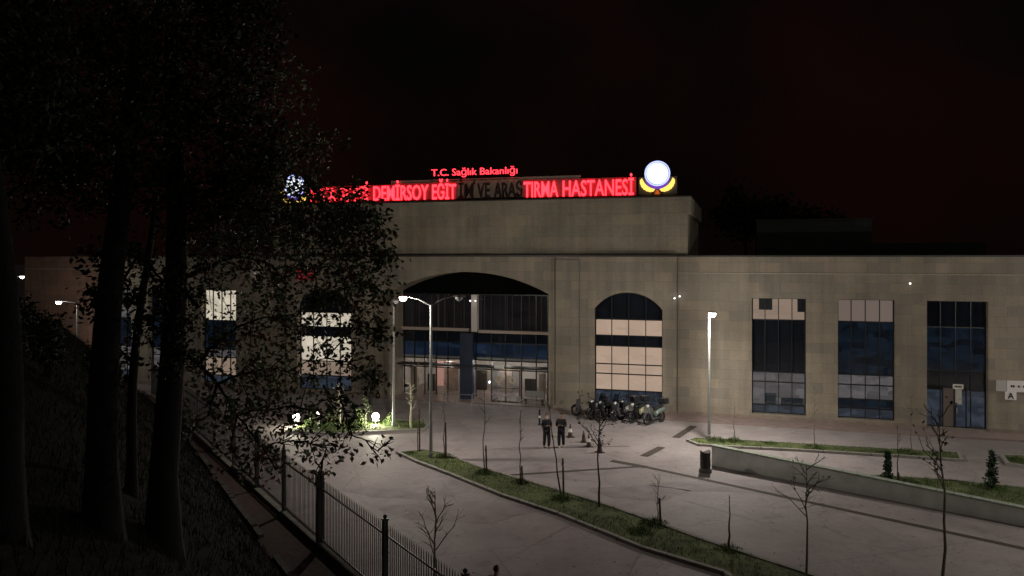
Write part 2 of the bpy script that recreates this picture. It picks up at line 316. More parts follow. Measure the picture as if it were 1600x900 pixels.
# ------------------------------------------------------------------ forecourt islands
def off_poly(P, d):
    n = len(P); out = []; A = sum(P[i][0]*P[(i+1)%n][1]-P[(i+1)%n][0]*P[i][1] for i in range(n)); sg = 1 if A > 0 else -1
    for i in range(n):
        a, b, c = Vector(P[i-1]), Vector(P[i]), Vector(P[(i+1)%n]); e1 = (b-a).normalized(); e2 = (c-b).normalized()
        n1 = Vector((-e1.y, e1.x))*sg; n2 = Vector((-e2.y, e2.x))*sg; m = n1+n2
        m = m.normalized() if m.length > 1e-5 else n1
        out.append(tuple(b + m*d/max(.5, m.dot(n1))))
    return out
def inside(P, x, y):
    c = False; j = len(P)-1
    for i in range(len(P)):
        if (P[i][1] > y) != (P[j][1] > y) and x < (P[j][0]-P[i][0])*(y-P[i][1])/(P[j][1]-P[i][1])+P[i][0]: c = not c
        j = i
    return c
def island(px, label, dens, tufts=(), gh=.07):
    P = [G(u, v) for u, v in px]; I = off_poly(P, .16); n = len(P); k = MB()
    for i in range(n):
        a, b, c, d = P[i], P[(i+1)%n], I[(i+1)%n], I[i]
        L = (Vector(b)-Vector(a)).length; q = max(1, round(L/1.0))
        for s in range(q):
            f0 = s/q + (.006 if q > 1 else 0); f1 = (s+1)/q - (.006 if q > 1 else 0)
            A = [tuple(Vector(a).lerp(Vector(b), f0)), tuple(Vector(a).lerp(Vector(b), f1)), tuple(Vector(d).lerp(Vector(c), f1)), tuple(Vector(d).lerp(Vector(c), f0))]
            k.slab(A, 0, .125 + random.uniform(-.006, .006))
    tag(k.build('kerb', M['kerb']), 'pale concrete kerb round the ' + label, 'kerb', kind='structure')
    t = MB(); t.slab(I, 0, .09); tag(t.build('lawn', M['grass']), label, 'lawn', kind='structure')
    b = MB(); xs = [p[0] for p in I]; ys = [p[1] for p in I]; A = abs(sum(I[i][0]*I[(i+1)%n][1]-I[(i+1)%n][0]*I[i][1] for i in range(n)))/2
    cnt = int(A*dens); q = 0; tries = 0
    def blade(x, y, h):
        a = random.uniform(0, 6.28); w_ = random.uniform(.008, .018); dx, dy = math.cos(a)*w_, math.sin(a)*w_
        b.poly([(x-dx, y-dy, .085), (x+dx, y+dy, .085), (x+random.uniform(-.6,.6)*h, y+random.uniform(-.6,.6)*h, .09+h)])
    while q < cnt and tries < cnt*12:
        tries += 1; x = random.uniform(min(xs), max(xs)); y = random.uniform(min(ys), max(ys))
        if not inside(I, x, y): continue
        dn = noise.noise(Vector((x*.9, y*.9, 3)))
        if dn < -.15 and random.random() < .75: continue
        blade(x, y, gh*random.uniform(.5, 1.6)*(1+max(0, dn)*1.5)); q += 1
    for (u, v, r, h) in tufts:
        X, Y = G(u, v)
        for i in range(int(260*r/.4)):
            rr = r*math.sqrt(random.random()); a = random.uniform(0, 6.28); blade(X+rr*math.cos(a), Y+rr*math.sin(a), h*(1.1-rr/r)*random.uniform(.6, 1.2))
    tag(b.build('grass', M['blade']), 'short green grass growing on the ' + label, 'grass', kind='stuff')
island([(618,709),(640,707),(664,705),(692,710),(760,735),(860,764),(960,795),(1100,846),(1262,899),(1420,952),(1180,935),(1130,899),(1000,859),(870,806),(780,776),(700,743),(650,724)],
  'long planted median strip in front', 90, [(757,742,.55,.28),(694,716,.5,.25),(877,783,.5,.3),(813,757,.45,.28),(1022,822,.6,.32),(1000,835,.5,.3),(1139,862,.5,.2),(640,712,.4,.2)])
island([(1072,690),(1085,686),(1150,689),(1250,695),(1400,704),(1500,709),(1506,722),(1400,715),(1250,706),(1130,700),(1090,697)],
  'narrow planted strip near the facade', 80, [(1120,691,.6,.35),(1147,692,.5,.35),(1205,696,.5,.2),(1272,702,.6,.28),(1420,710,.7,.3),(1380,708,.5,.22)])
island([(1562,713),(1600,714),(1700,718),(1720,738),(1600,731),(1572,727)], 'small planted bed at the right edge', 80, [(1590,722,.5,.3)])
island([(1335,748),(1370,745),(1480,752),(1600,764),(1760,782),(1800,830),(1600,797),(1480,773),(1400,760)], 'dark planted bed behind the low wall', 110, [(1387,753,.5,.35),(1420,757,.5,.35),(1550,765,.6,.3)], .1)
island([(445,676),(470,664),(520,659),(600,657),(660,660),(671,667),(665,673),(600,676),(520,680)], 'floodlit bed beside the entrance', 110, [(520,668,.6,.4),(560,668,.7,.5),(610,665,.5,.35),(650,668,.5,.3),(490,670,.6,.35)], .12)
# ground markings and channels
def strip(name, a, b, w, m, z, label, cat='road marking'):
    a = Vector(G(*a)); b = Vector(G(*b)); d = (b-a).normalized(); n = Vector((-d.y, d.x))*w/2; s = MB(); q = 12
    for i in range(q):
        p0 = a.lerp(b, i/q); p1 = a.lerp(b, (i+1)/q); s.poly([(p0.x-n.x, p0.y-n.y, z), (p1.x-n.x, p1.y-n.y, z), (p1.x+n.x, p1.y+n.y, z), (p0.x+n.x, p0.y+n.y, z)])
    tag(s.build(name, m), label, cat, kind='structure')
strip('drain_channel', (955,720), (1010,730), .42, M['cut'], .005, 'dark drainage channel at the junction', 'drain')
strip('drain_channel', (1010,730), (1640,866), .30, M['cut'], .009, 'long dark drainage channel across the forecourt', 'drain')
strip('drain_channel', (760,745), (1003,729), .22, M['cut'], .013, 'thin dark drainage channel crossing towards the median', 'drain')
strip('speed_hump', (1056,684), (1084,666), .42, M['cut'], .02, 'farther dark rubber strip by the planted bed', 'speed strip')
strip('speed_hump', (1006,713), (1034,699), .42, M['cut'], .02, 'nearer dark rubber strip on the forecourt', 'speed strip')
for a, b in (((1070,782),(1200,818)), ((1240,824),(1290,836)), ((560,826),(640,800)), ((590,860),(700,905)), ((880,700),(985,697))):
    strip('painted_line', a, b, .09, M['line'] if a[0] != 880 else M['cut'], .006, 'faint worn line on the paving')
for u, v, a, b in ((880,735,3.2,1.5), (640,770,2.4,.8), (720,800,3,1.2), (1150,760,3.5,.9), (1000,770,2,1)):
    X, Y = G(u, v); s = MB(); s.poly([(X+math.cos(t)*a*(1+.2*math.sin(3*t)), Y+math.sin(t)*b*(1+.2*math.cos(5*t)), .0035) for t in [i*.3142 for i in range(20)]])
    tag(s.build('asphalt_patch', M['patch'] if False else mat('worn_patch', (.26,.225,.228), .8, var=.2, scale=1.2, bump=.3)), 'slightly darker repaired patch of paving', 'patch', kind='structure')
lt = MB(); rl = random.Random(21)
for i in range(520):
    u = rl.uniform(540, 1600); v = rl.uniform(690, 905); x, y = G(u, v); a = rl.uniform(0, 6.28); r_ = rl.uniform(.02, .06)
    lt.poly([(x+r_*math.cos(a+k*1.57)*(1 if k % 2 else .5), y+r_*math.sin(a+k*1.57)*(1 if k % 2 else .5), .02+.02*rl.random()) for k in range(4)])
tag(lt.build('fallen_leaves', mat('dry_leaf', (.07,.055,.035), .9, var=.4, scale=3)), 'scattered dry leaves and litter on the paving', 'litter', kind='stuff')
# low wall along the ramp
a = Vector((*G(1112,727), 0)); b = Vector((*G(1700,842), 0)); d = (b-a).normalized(); n = Vector((-d.y, d.x, 0))
lw = empty('low_wall', a, math.atan2(d.y, d.x), 'long low rendered wall sloping down behind the litter bin', 'wall')
L = (b-a).length; s = MB(); q = 24
for i in range(q):
    x0, x1 = L*i/q, L*(i+1)/q; h0, h1 = .9-.32*i/q, .9-.32*(i+1)/q
    s.poly([(x0,0,0),(x1,0,0),(x1,0,h1),(x0,0,h0)]); s.poly([(x1,.25,0),(x0,.25,0),(x0,.25,h0),(x1,.25,h1)])
s.poly([(0,.25,0),(0,0,0),(0,0,.9),(0,.25,.9)]); s.build('wall_face', M['whitewall'], lw)
s = MB()
for i in range(q):
    x0, x1 = L*i/q, L*(i+1)/q-.015; h0, h1 = .9-.32*i/q, .9-.32*(i+1)/q
    A = [(x0,-.04,h0),(x1,-.04,h1),(x1,.29,h1),(x0,.29,h0)]; B = [(x,y,z+.07) for x,y,z in A]
    s.poly(B); s.poly([A[0],A[1],B[1],B[0]]); s.poly([A[2],A[3],B[3],B[2]]); s.poly([A[3],A[0],B[0],B[3]]); s.poly(A[::-1])
s.build('coping', mat('green_grey_coping', (.3,.34,.28), .8, var=.25, scale=5, bump=.3), lw)
# ------------------------------------------------------------------ hospital
P0 = Vector((3.75, 50, 0)); RA = math.atan2(-.287, .958)
def S(u, n=0):
    k = (u-800)/FPX; return (50*k-3.75+n*(.958*k-.287))/(.958+.287*k)
def Z(u, v, n=0): s = S(u, n); return H-(v-HOR)/FPX*(50-.287*s+.958*n)
hosp = empty('hospital_building', P0, RA, 'long stone clad hospital with arched portal and tall windows', 'building')
SC = (S(609)+S(857))/2
def mir(s): return 2*SC - s
Wn = [(11.33,14.44),(16.2,19.3),(20.95,24.06)]
sM0, sM1 = mir(6.86), 6.86        # projecting middle block
sE0, sE1 = S(35), 38
wall = MB()
def arch_pts(x0, x1, zs, za, n=18):
    w_ = (x1-x0)/2; h = za-zs; r = (w_*w_+h*h)/(2*h); cx = (x0+x1)/2; cz = za-r; t0 = math.asin(w_/r)
    return [(cx+r*math.sin(-t0+2*t0*i/n), cz+r*math.cos(-t0+2*t0*i/n)) for i in range(n+1)]
def facade(mb, x0, x1, n, ztop, ops, depth=.45):
    x = x0
    for op in sorted(ops):
        a, b, zb, zt = op[:4]; mb.poly([(x,n,0),(a,n,0),(a,n,ztop),(x,n,ztop)])
        if zb > 0: mb.poly([(a,n,0),(b,n,0),(b,n,zb),(a,n,zb)]); mb.poly([(a,n,zb),(b,n,zb),(b,n+depth,zb),(a,n+depth,zb)])
        if len(op) > 4:
            pts = arch_pts(a, b, zt, op[4])
            for i in range(len(pts)-1):
                p, q = pts[i], pts[i+1]; mb.poly([(p[0],n,p[1]),(q[0],n,q[1]),(q[0],n,ztop),(p[0],n,ztop)]); mb.poly([(p[0],n,p[1]),(p[0],n+depth,p[1]),(q[0],n+depth,q[1]),(q[0],n,q[1])])
        else:
            mb.poly([(a,n,zt),(b,n,zt),(b,n,ztop),(a,n,ztop)]); mb.poly([(a,n,zt),(a,n+depth,zt),(b,n+depth,zt),(b,n,zt)])
        mb.poly([(a,n,zb),(a,n+depth,zb),(a,n+depth,zt),(a,n,zt)]); mb.poly([(b,n,zb),(b,n,zt),(b,n+depth,zt),(b,n+depth,zb)])
        x = b
    mb.poly([(x,n,0),(x1,n,0),(x1,n,ztop),(x,n,ztop)])
ZT = 9.95; ra = (S(928), S(1035)); pa = (S(609), S(857)); la = (mir(ra[1]), mir(ra[0]))
facade(wall, sM0, sM1, 0, ZT, [(pa[0],pa[1],0,7.5,8.92)], 2.2)
# arched windows need a shallower reveal: rebuild the middle in three stretches
wall = MB()
facade(wall, sM0, pa[0]-.6, 0, ZT, [(la[0],la[1],.35,6.6,7.68)])
facade(wall, pa[0]-.6, pa[1]+.6, 0, ZT, [(pa[0],pa[1],0,7.5,8.92)], 2.2)
facade(wall, pa[1]+.6, sM1, 0, ZT, [(ra[0],ra[1],.35,6.6,7.68)])
facade(wall, sM1, sE1, .22, ZT, [(a,b,.38 if i < 2 else .16,7.43) for i,(a,b) in enumerate(Wn)])
facade(wall, S(150), sM0, .22, ZT, [(mir(b),mir(a),.38,7.43) for a,b in Wn])
for x in (sM0, sM1): wall.poly([(x,0,0),(x,.22,0),(x,.22,ZT),(x,0,ZT)])
wall.poly([(sE1,.22,0),(sE1,30,0),(sE1,30,ZT),(sE1,.22,ZT)])
wall.build('wall', M['stone'], hosp)
wl = MB(); facade(wl, sE0, S(150), .22, ZT, []); wl.poly([(sE0,.22,0),(sE0,30,0),(sE0,30,ZT),(sE0,.22,ZT)]); wl.build('reddish_end_wall', M['stone_red'], hosp)
s = MB()   # flat pilasters and string courses
for u0, u1 in ((864, 905), ):
    a, b = S(u0), S(u1)
    for x0, x1 in ((a,b), (mir(b), mir(a))): s = MB(); s.box(x0, x1, -.10, -.003, 0, ZT-.2); s.build('pilaster', M['stone'], hosp)
sc_m = mat('string_course_stone', (.42,.38,.30), .7, var=.15, scale=3)
for x0, x1 in ((sM1+.02, sE1), (sE0, sM0-.02)): s = MB(); s.box(x0, x1, .17, .217, 8.92, 8.97); s.build('string_course', sc_m, hosp)
for q in ((sM0-.02, sM1+.02, -.07, .55, ZT, ZT+.13), (sM1+.02, sE1, .16, .6, ZT, ZT+.1), (sE0, sM0-.02, .16, .6, ZT, ZT+.1)):
    s = MB(); s.box(*q); s.build('parapet_flashing', M['flash'], hosp)
s = MB(); s.box(sE0, sE1, .5, 30, ZT-.8, ZT-.1); s.build('roof', M['flash'], hosp)
pl_m = mat('plinth_stone', (.24,.19,.155), .8, var=.2, scale=3)
for x0, x1, n in ((sM0, la[0], 0),(la[0],la[1],0),(la[1],pa[0],0),(pa[1],sM1,0),(sM1,20.9,.22),(24.1,sE1,.22),(sE0,sM0,.22)):
    s = MB(); s.box(x0+.01, x1-.01, n-.06, n-.003, 0, .28); s.build('plinth', pl_m, hosp)
s = MB(); s.box(sM1-1.2, sE1, -1.6, .15, .0, .10); s.box(pa[1]+.3, sM1-1.2, -1.2, -.07, 0, .10)
tag(s.build('pavement', mat('pavement_slabs', (.25,.19,.175), .85, var=.15, scale=2, bump=.2)), 'narrow pavement along the hospital wall', 'pavement', kind='structure').location = P0
bpy.data.objects['pavement'].rotation_euler = (0, 0, RA)
# upper block
bs0, bs1 = mir(S(1080, .5)-.0) , S(1080, .5)-.22
bs0 = S(424, .5)
s = MB(); s.box(bs0+.2, bs1, .5, 13, ZT+.02, 12.62); s.box(bs0, bs1+.22, .28, 13.2, 12.62, 13.72)
s.build('upper_block', M['stone_up'], hosp)
s = MB(); s.box(bs0-.02, bs1+.24, .26, 13.22, 13.72, 13.8); s.build('upper_parapet', M['flash'], hosp)
for q in (S(1058)+.03, S(868)): s = MB(); s.tube([(q,-.14,.3),(q,-.14,9.9)], .026, 8); s.build('downpipe', mat('downpipe_brown', (.09,.075,.06), .6), hosp)
# plant rooms on the roof
s = MB(); a, b = S(1182,14), S(1362,14); s.box(a, b, 14, 20, 9.5, 12.75); s.box(a-.1, b+.1, 13.9, 20.1, 12.75, 12.85); a = S(1360,16); b = S(1540,16); s.box(a, b, 16, 22, 9.5, 11.0)
s.build('rooftop_plant_room', mat('plant_room_panel', (.04,.045,.042), .8, var=.1, scale=2), hosp)
def window(x0, x1, rows, ncols, n, arch=None, extra=()):
    """rows: (z0, z1, blind material); window = black frame mesh with glass and blinds as children"""
    f = MB(); t = .05; z0 = rows[0][0]; z1 = rows[-1][1]
    f.box(x0, x0+.07, n-.03, n+.06, z0, z1); f.box(x1-.07, x1, n-.03, n+.06, z0, z1)
    for i in range(1, ncols):
        x = x0+(x1-x0)*i/ncols; f.box(x-t/2, x+t/2, n-.028, n+.058, z0+.01, z1-.01)
    zs = sorted({r[0] for r in rows} | {r[1] for r in rows})
    for z in zs: f.box(x0+.072, x1-.072, n-.025, n+.055, z-.035, z+.035)
    if arch:
        pts = arch_pts(x0, x1, arch[0], arch[1])
        for p, q in zip(pts[:-1], pts[1:]):
            f.poly([(p[0],n-.03,p[1]-.08),(q[0],n-.03,q[1]-.08),(q[0],n-.03,q[1]),(p[0],n-.03,p[1])])
        for i in range(1, ncols):
            x = x0+(x1-x0)*i/ncols; zt = min(pts, key=lambda p: abs(p[0]-x))[1]; f.box(x-t/2, x+t/2, n-.028, n+.058, z1, zt-.05)
        f.box(x0, x0+.07, n-.03, n+.06, z1, arch[0]); f.box(x1-.07, x1, n-.03, n+.06, z1, arch[0])
    for e in extra: f.box(*e)
    fo = f.build('window', M['frame'], hosp)
    gl = MB(); gl.poly([(x0+.01,n+.01,z0),(x1-.01,n+.01,z0),(x1-.01,n+.01,z1),(x0+.01,n+.01,z1)])
    if arch:
        pts = arch_pts(x0+.02, x1-.02, arch[0], arch[1]-.02); gl.poly([(x0+.01,n+.01,z1)] + [(p[0],n+.01,p[1]) for p in pts] + [(x1-.01,n+.01,z1)])
    gl.build('pane', M['glass'], fo)
    for (a, b, m) in rows:
        s = MB(); s.box(x0+.02, x1-.02, n+.16, n+.2, a+.01, b-.01); s.build('blind', m, fo)
    if arch:
        s = MB(); pts = arch_pts(x0+.02, x1-.02, arch[0], arch[1]-.02); s.poly([(x0+.02,n+.18,z1)] + [(p[0],n+.18,p[1]) for p in pts] + [(x1-.02,n+.18,z1)]); s.build('lunette_board', M['litG'], fo)
    return fo
m = M
window(ra[0], ra[1], [(.36,1.35,m['litF']),(1.35,2.4,m['litA']),(2.4,3.03,m['litA']),(3.03,4.2,m['litA']),(4.2,4.87,m['litG']),(4.87,5.92,m['litA'])], 4, .42, (6.6,7.68))
window(la[0], la[1], [(.36,1.35,m['litF']),(1.35,2.4,m['litC']),(2.4,4.2,m['litB']),(4.2,4.87,m['litG']),(4.87,5.92,m['litB'])], 4, .42, (6.6,7.68))
fo = window(*Wn[0], [(.39,.9,m['litF']),(.9,2.3,m['litD']),(2.3,2.9,m['litD']),(2.9,6.1,m['litG']),(6.1,7.42,m['litC'])], 4, .64)
x = Wn[0][0]; dsk = mat('dim_desk', (.02,.03,.04), .5)
for nm_, mm_, a_, b_, c_, d_ in (('cupboard',M['signk'],.42,1.2,6.7,7.38),('cupboard',M['signk'],2.65,3.05,6.6,7.38),('desk',dsk,1.7,3.0,.92,1.35),('desk',dsk,.75,1.4,.92,1.6)): s = MB(); s.box(x+a_, x+b_, .7, .78, c_, d_); s.build(nm_, mm_, fo)
fo = window(*Wn[1], [(.39,.95,m['litF']),(.95,1.5,m['litE']),(1.5,2.35,m['litD']),(2.35,2.95,m['litD']),(2.95,6.1,m['litE']),(6.1,7.42,lit_mat('lit_blind_dusky',(1,.72,.58),.2))], 4, .64)
fo = window(*Wn[2], [(.17,2.3,m['litF']),(2.3,3.4,m['litG']),(3.4,5.9,m['litE']),(5.9,7.42,m['litG'])], 4, .64)
for i, (a, b) in enumerate(Wn):
    window(mir(b), mir(a), [(.39,.95,m['litF']),(.95,2.3,[m['litC'],m['litD'],m['litD']][i]),(2.3,2.9,m['litD']),(2.9,5.1,m['litE']),(5.1,7.42,[m['litB'],m['litG'],m['litD']][i])], 4, .64)
# door in the last window
x = Z; xa, xb = S(1472,.5), S(1511,.5)
s = MB(); s.box(xa, xa+.06, .52, .60, .17, 2.42); s.box(xb-.06, xb, .52, .60, .17, 2.42); s.box(xa, xb, .515, .605, 2.42, 2.5); s.box((xa+xb)/2-.03,(xa+xb)/2+.03,.522,.598,.17,2.42)
dr = s.build('door', M['frame'], hosp)
s = MB(); s.box(xa+.08, (xa+xb)/2-.05, .56, .58, .2, 2.4); s.build('door_leaf', mat('dim_brown_leaf', (.10,.075,.06), .5, emit=(1,.7,.55), estr=.015), dr)
s = MB(); s.box((xa+xb)/2+.05, xb-.25, .56, .58, 1.5, 2.4); s.build('lit_side_pane', mat('dim_lit_pane', (.4,.38,.34), .5, emit=(1,.85,.7), estr=.05), dr)
s = MB(); s.box((xa+xb)/2+.1, (xa+xb)/2+.16, .5, .54, 1.0, 1.3); s.build('handle', M['steel'], dr)
# ---- portal interior
pn = 2.2; px0, px1 = pa[0]-.3, pa[1]+.3
s = MB(); s.box(px0, px1, pn+.02, pn+.3, 7.3, 9.2); s.box(px0, px1, .45, pn, 9.2, 9.4); s.build('portal_soffit', M['portal_shade'], hosp)  # near-black colour stands in for the unlit shade inside the arch
s = MB(); s.box(px0, px1, .05, 7.5, 0, .06); s.build('lobby_floor', mat('lobby_floor_tiles', (.25,.19,.17), .35, var=.1, scale=2), hosp)
s = MB(); s.box(px0, px1, 7.2, 7.4, .06, 2.7); s.box(px0, px0+.1, pn+.3, 7.2, .06, 2.7); s.box(px1-.1, px1, pn+.3, 7.2, .06, 2.7); s.box(px0, px1, pn+.05, 7.4, 2.7, 2.85); s.build('lobby_wall', M['lobby'], hosp)
gf = MB()
def gx(u, n=pn): return S(u, n)
for u in (632,648,664,682,700,722,744,768,790,815,838,856): gf.box(gx(u)-.035, gx(u)+.035, pn-.05, pn+.05, .07, 7.3)
for z in (2.05, 2.68, 3.9, 4.62, 7.28): gf.box(px0, px1, pn-.045, pn+.045, z-.04, z+.04)
pg = gf.build('portal_glazing', M['frame'], hosp)
s = MB(); s.poly([(px0,pn+.01,.06),(px1,pn+.01,.06),(px1,pn+.01,7.3),(px0,pn+.01,7.3)]); s.build('pane', M['glass'], pg)
s = MB(); s.box(px0, px1, pn+.25, pn+.3, 4.66, 7.27); s.build('curtain', M['litR'], pg)
s = MB(); s.box(px0, px1, pn+.2, pn+.26, 2.9, 3.88); s.build('blue_banner', M['litBl'], pg)
s = MB(); s.box(px0, px1, pn+.2, pn+.26, 3.92, 4.6); s.build('spandrel', M['litG'], pg)
s = MB(); a, b = S(737,pn-.4), S(746,pn-.4); s.box(a, b, pn-.5, pn-.1, 4.7, 7.3); s.build('white_column', M['whitecol'], hosp)
s = MB(); s.box(S(750,pn), px1, pn-.4, pn-.06, 4.62, 4.82); s.box(px0, S(735,pn), pn-.3, pn-.06, 4.7, 4.9); s.build('ledge', M['ledge'], hosp)
for u0, u1 in ((720,740),(610,618)): s = MB(); s.box(S(u0,pn-.7), S(u1,pn-.7), pn-.9, pn-.5, .06, 4.6); s.build('blue_column', M['bluecol'], hosp)
rr = random.Random(8); q = px0+.3; cfm = mat('pale_curtain_fold', (.12,.08,.07), .9, emit=(1,.62,.5), estr=.012)
while q < px1-.3:
    w_ = rr.uniform(.03,.10); s = MB(); s.box(q, q+w_, pn+.14, pn+.2, 4.75, 7.2); s.build('curtain_fold', cfm, pg); q += w_+rr.uniform(.2,1.2)
s = MB(); s.box(px0, px1, pn-1.0, pn-.1, 2.28, 2.38); s.build('canopy', M['flash'], hosp)
for u in (690, 775, 792, 830): # ceiling lights of the lobby
    for n_ in (3.0, 5.0): s = MB(); s.box(gx(u,n_)-.45, gx(u,n_)+.45, n_, n_+.3, 2.60, 2.68); s.build('ceiling_light', M['tube'], hosp)
s = MB(); s.box(gx(683,3.4), gx(693,3.4), 3.4, 3.45, .5, 2.3); s.build('lit_poster', M['salmon'], hosp)
scm = mat('screen_panel', (.42,.33,.26), .6, var=.2, scale=2); dkm = mat('dark_counter', (.05,.04,.035), .6)
for a_, b_, n_, h_, mm_ in ((696,716,4,2.2,scm),(640,652,4,1.9,scm),(668,679,3.5,1.3,dkm),(820,836,4,1.2,dkm),(745,760,5,1.5,dkm),(782,800,4.5,1.9,scm),(842,852,3.5,1.7,scm)): s = MB(); s.box(gx(a_,n_), gx(b_,n_), n_, n_+.2, .07, h_); s.build('reception_screen', mm_, hosp)
# vestibule box projecting from the glazing
v0, v1 = S(768,.8), S(812,.8); vn = .8
s = MB()
for x in (v0, (v0+v1)/2, v1):
    s.box(x-.04, x+.04, vn, vn+.08, .06, 2.3)
for x in (v0, v1): s.box(x-.04, x+.04, vn+.08, pn-.1, .06, .14); s.box(x-.04, x+.04, vn+.08, pn-.1, 2.2, 2.27)
s.box(v0+.04, v1-.04, vn+.005, vn+.075, 2.2, 2.3); s.box(v0+.04, v1-.04, vn+.005, vn+.075, .06, .16); s.box(v0+.04, v1-.04, vn+.005, vn+.075, 1.0, 1.06)
vb = s.build('vestibule', M['wood'], hosp)
s = MB(); s.poly([(v0,vn+.03,.1),(v1,vn+.03,.1),(v1,vn+.03,2.25),(v0,vn+.03,2.25)]); s.poly([(v0,vn+.03,.1),(v0,pn-.1,.1),(v0,pn-.1,2.25),(v0,vn+.03,2.25)]); s.build('pane', M['glass'], vb)
for x in ((v0*3+v1)/4, (v0+v1*3)/4):
    s = MB(); s.lathe([(.12,.0),(.24,-.02),(.24,.0),(.12,.015)], 16, (x, vn-.02, 1.6), axis='y'); s.build('round_door_emblem', mat('pale_emblem', (.55,.45,.35), .6), vb)
s = MB(); s.box(v0+.2, v0+.9, vn-.05, vn-.01, 2.36, 2.62); s.build('small_sign', M['signw'], vb)
def parented(o, p):
    o.parent = p; KIDS.setdefault(p.name, []).append(o); return o
def point(name, loc, e, col=(1,.93,.84), r=.12, parent=None, spot=False):
    l = bpy.data.lights.new(name, 'SPOT' if spot else 'POINT')
    if spot: l.spot_size = R(168); l.spot_blend = .75
    l.energy = e; l.color = col; l.shadow_soft_size = r
    o = bpy.data.objects.new(name, l); C.objects.link(o); o.location = loc
    if parent: o.parent = parent
    return o
point('lobby_light', (gx(700,4), 4.2, 2.3), 75, (1,.84,.72), .3, hosp); point('lobby_light', (gx(790,4), 4.2, 2.3), 105, (1,.9,.8), .3, hosp)
# ------------------------------------------------------------------ rooftop sign
sign = empty('rooftop_sign', P0, RA, 'red illuminated hospital name letters on the roof with a dark unlit stretch', 'sign')
sn = .55
def sbox(mb, u0, u1, v0, v1, n0, n1): uc = (u0+u1)/2; mb.box(S(u0,n0), S(u1,n0), n0, n1, Z(uc,v1,n0), Z(uc,v0,n0))
s = MB(); z0 = 13.82
s.box(S(611,sn+.2), S(907,sn+.2), sn+.2, sn+.3, z0, 15.32); s.build('back_panel', M['panel'], sign)
s = MB(); s.box(S(476,sn+.2), S(611,sn+.2)-.01, sn+.2, sn+.3, z0, 15.05); s.build('back_panel', M['panel_redglow'], sign)  # panel added to carry the letters' red glow in its colour
s = MB(); s.box(S(907,sn+.2)+.01, S(994,sn+.2), sn+.2, sn+.3, z0, 15.1); s.build('back_panel', M['panel_redglow'], sign)  # same added panel, red glow painted in, right end
for a_, b_ in ((612,713.5),(816.5,906)): s = MB(); s.box(S(a_,sn+.13), S(b_,sn+.13), sn+.13, sn+.19, 13.84, 15.12); s.build('red_glow_backing', M['panel_redglow'], sign)  # red strips paint the glow behind the lit words
s = MB(); s.box(S(672,sn+.06), S(810,sn+.06), sn+.065, sn+.1, 15.17, 15.22); s.box(S(740,sn+.06), S(742,sn+.06), sn+.065, sn+.1, 14.9, 15.17); s.build('letter_rail', M['flash'], sign)
s = MB()
for i in range(14):
    x = S(480,sn)+ (S(992,sn)-S(480,sn))*i/13; s.box(x-.03, x+.03, sn+.32, sn+.38, 13.8, 15.0); s.bar((x,sn+.35,14.9), (x,sn+1.2,13.8), .05)
s.box(S(478,sn), S(1000,sn), sn+.05, sn+.12, 13.84, 13.9); s.build('support_frame', M['flash'], sign)
dg = None
def text_mesh(txt, bold=.02):
    cu = bpy.data.curves.new('t', 'FONT'); cu.body = txt; cu.size = 1; cu.extrude = 0; cu.offset = bold; cu.resolution_u = 3
    o = bpy.data.objects.new('t', cu); C.objects.link(o); bpy.context.view_layer.update()
    me = bpy.data.meshes.new_from_object(o.evaluated_get(bpy.context.evaluated_depsgraph_get()))
    vs = [v.co.copy() for v in me.vertices]; fs = [tuple(p.vertices) for p in me.polygons]
    bpy.data.objects.remove(o); bpy.data.curves.remove(cu); bpy.data.meshes.remove(me)
    return vs, fs
def letters(txt, x0, x1, zb, zt, n, th, m, parent, name='lettering', ref=None, bold=.02, label=None):
    vs, fs = text_mesh(txt, bold); xs = [v.x for v in vs]; mnx, mxx = min(xs), max(xs); ch = .72 if ref is None else ref
    s = MB(); 
    P = [(x0+(v.x-mnx)/(mxx-mnx)*(x1-x0), zb+v.y/ch*(zt-zb)) for v in vs]
    b = len(s.v); s.v += [(x, n, z) for x, z in P]; s.v += [(x, n+th, z) for x, z in P]; N = len(P)
    cnt = {}
    for f in fs:
        s.f.append(f); s.m.append(0); s.f.append(tuple(i+N for i in f[::-1])); s.m.append(0)
        for i in range(len(f)): e = (f[i], f[(i+1)%len(f)]); cnt[e] = 1
    for (a, c) in list(cnt):
        if (c, a) not in cnt: s.f.append((a, c, c+N, a+N)); s.m.append(0)
    o = s.build(name, m, parent)
    if label: o['label'] = label
    return o
for txt, u0, u1, mm in (('BUCA',485,524,'red'),('SEYFİ',531,576,'red'),('DEMİRSOY',583,669,'red'),('EĞİT',675,712,'red'),('İM',716,739,'unlit'),('VE',745,765,'unlit'),('ARAŞ',771,815,'unlit'),('TIRMA',818,872,'red'),('HASTANESİ',879,990,'red')):
    zb = 13.95; zt = 15.0
    letters(txt, S(u0,sn), S(u1,sn), zb, zt, sn, .07, M[mm], sign, label=('unlit dark letters' if mm == 'unlit' else None), bold=.012 if mm == 'red' else .008)
letters('T.C. Sağlık Bakanlığı', S(674,sn), S(808,sn), Z(740,273,sn), Z(740,262,sn), sn, .06, M['red'], sign, bold=.0)
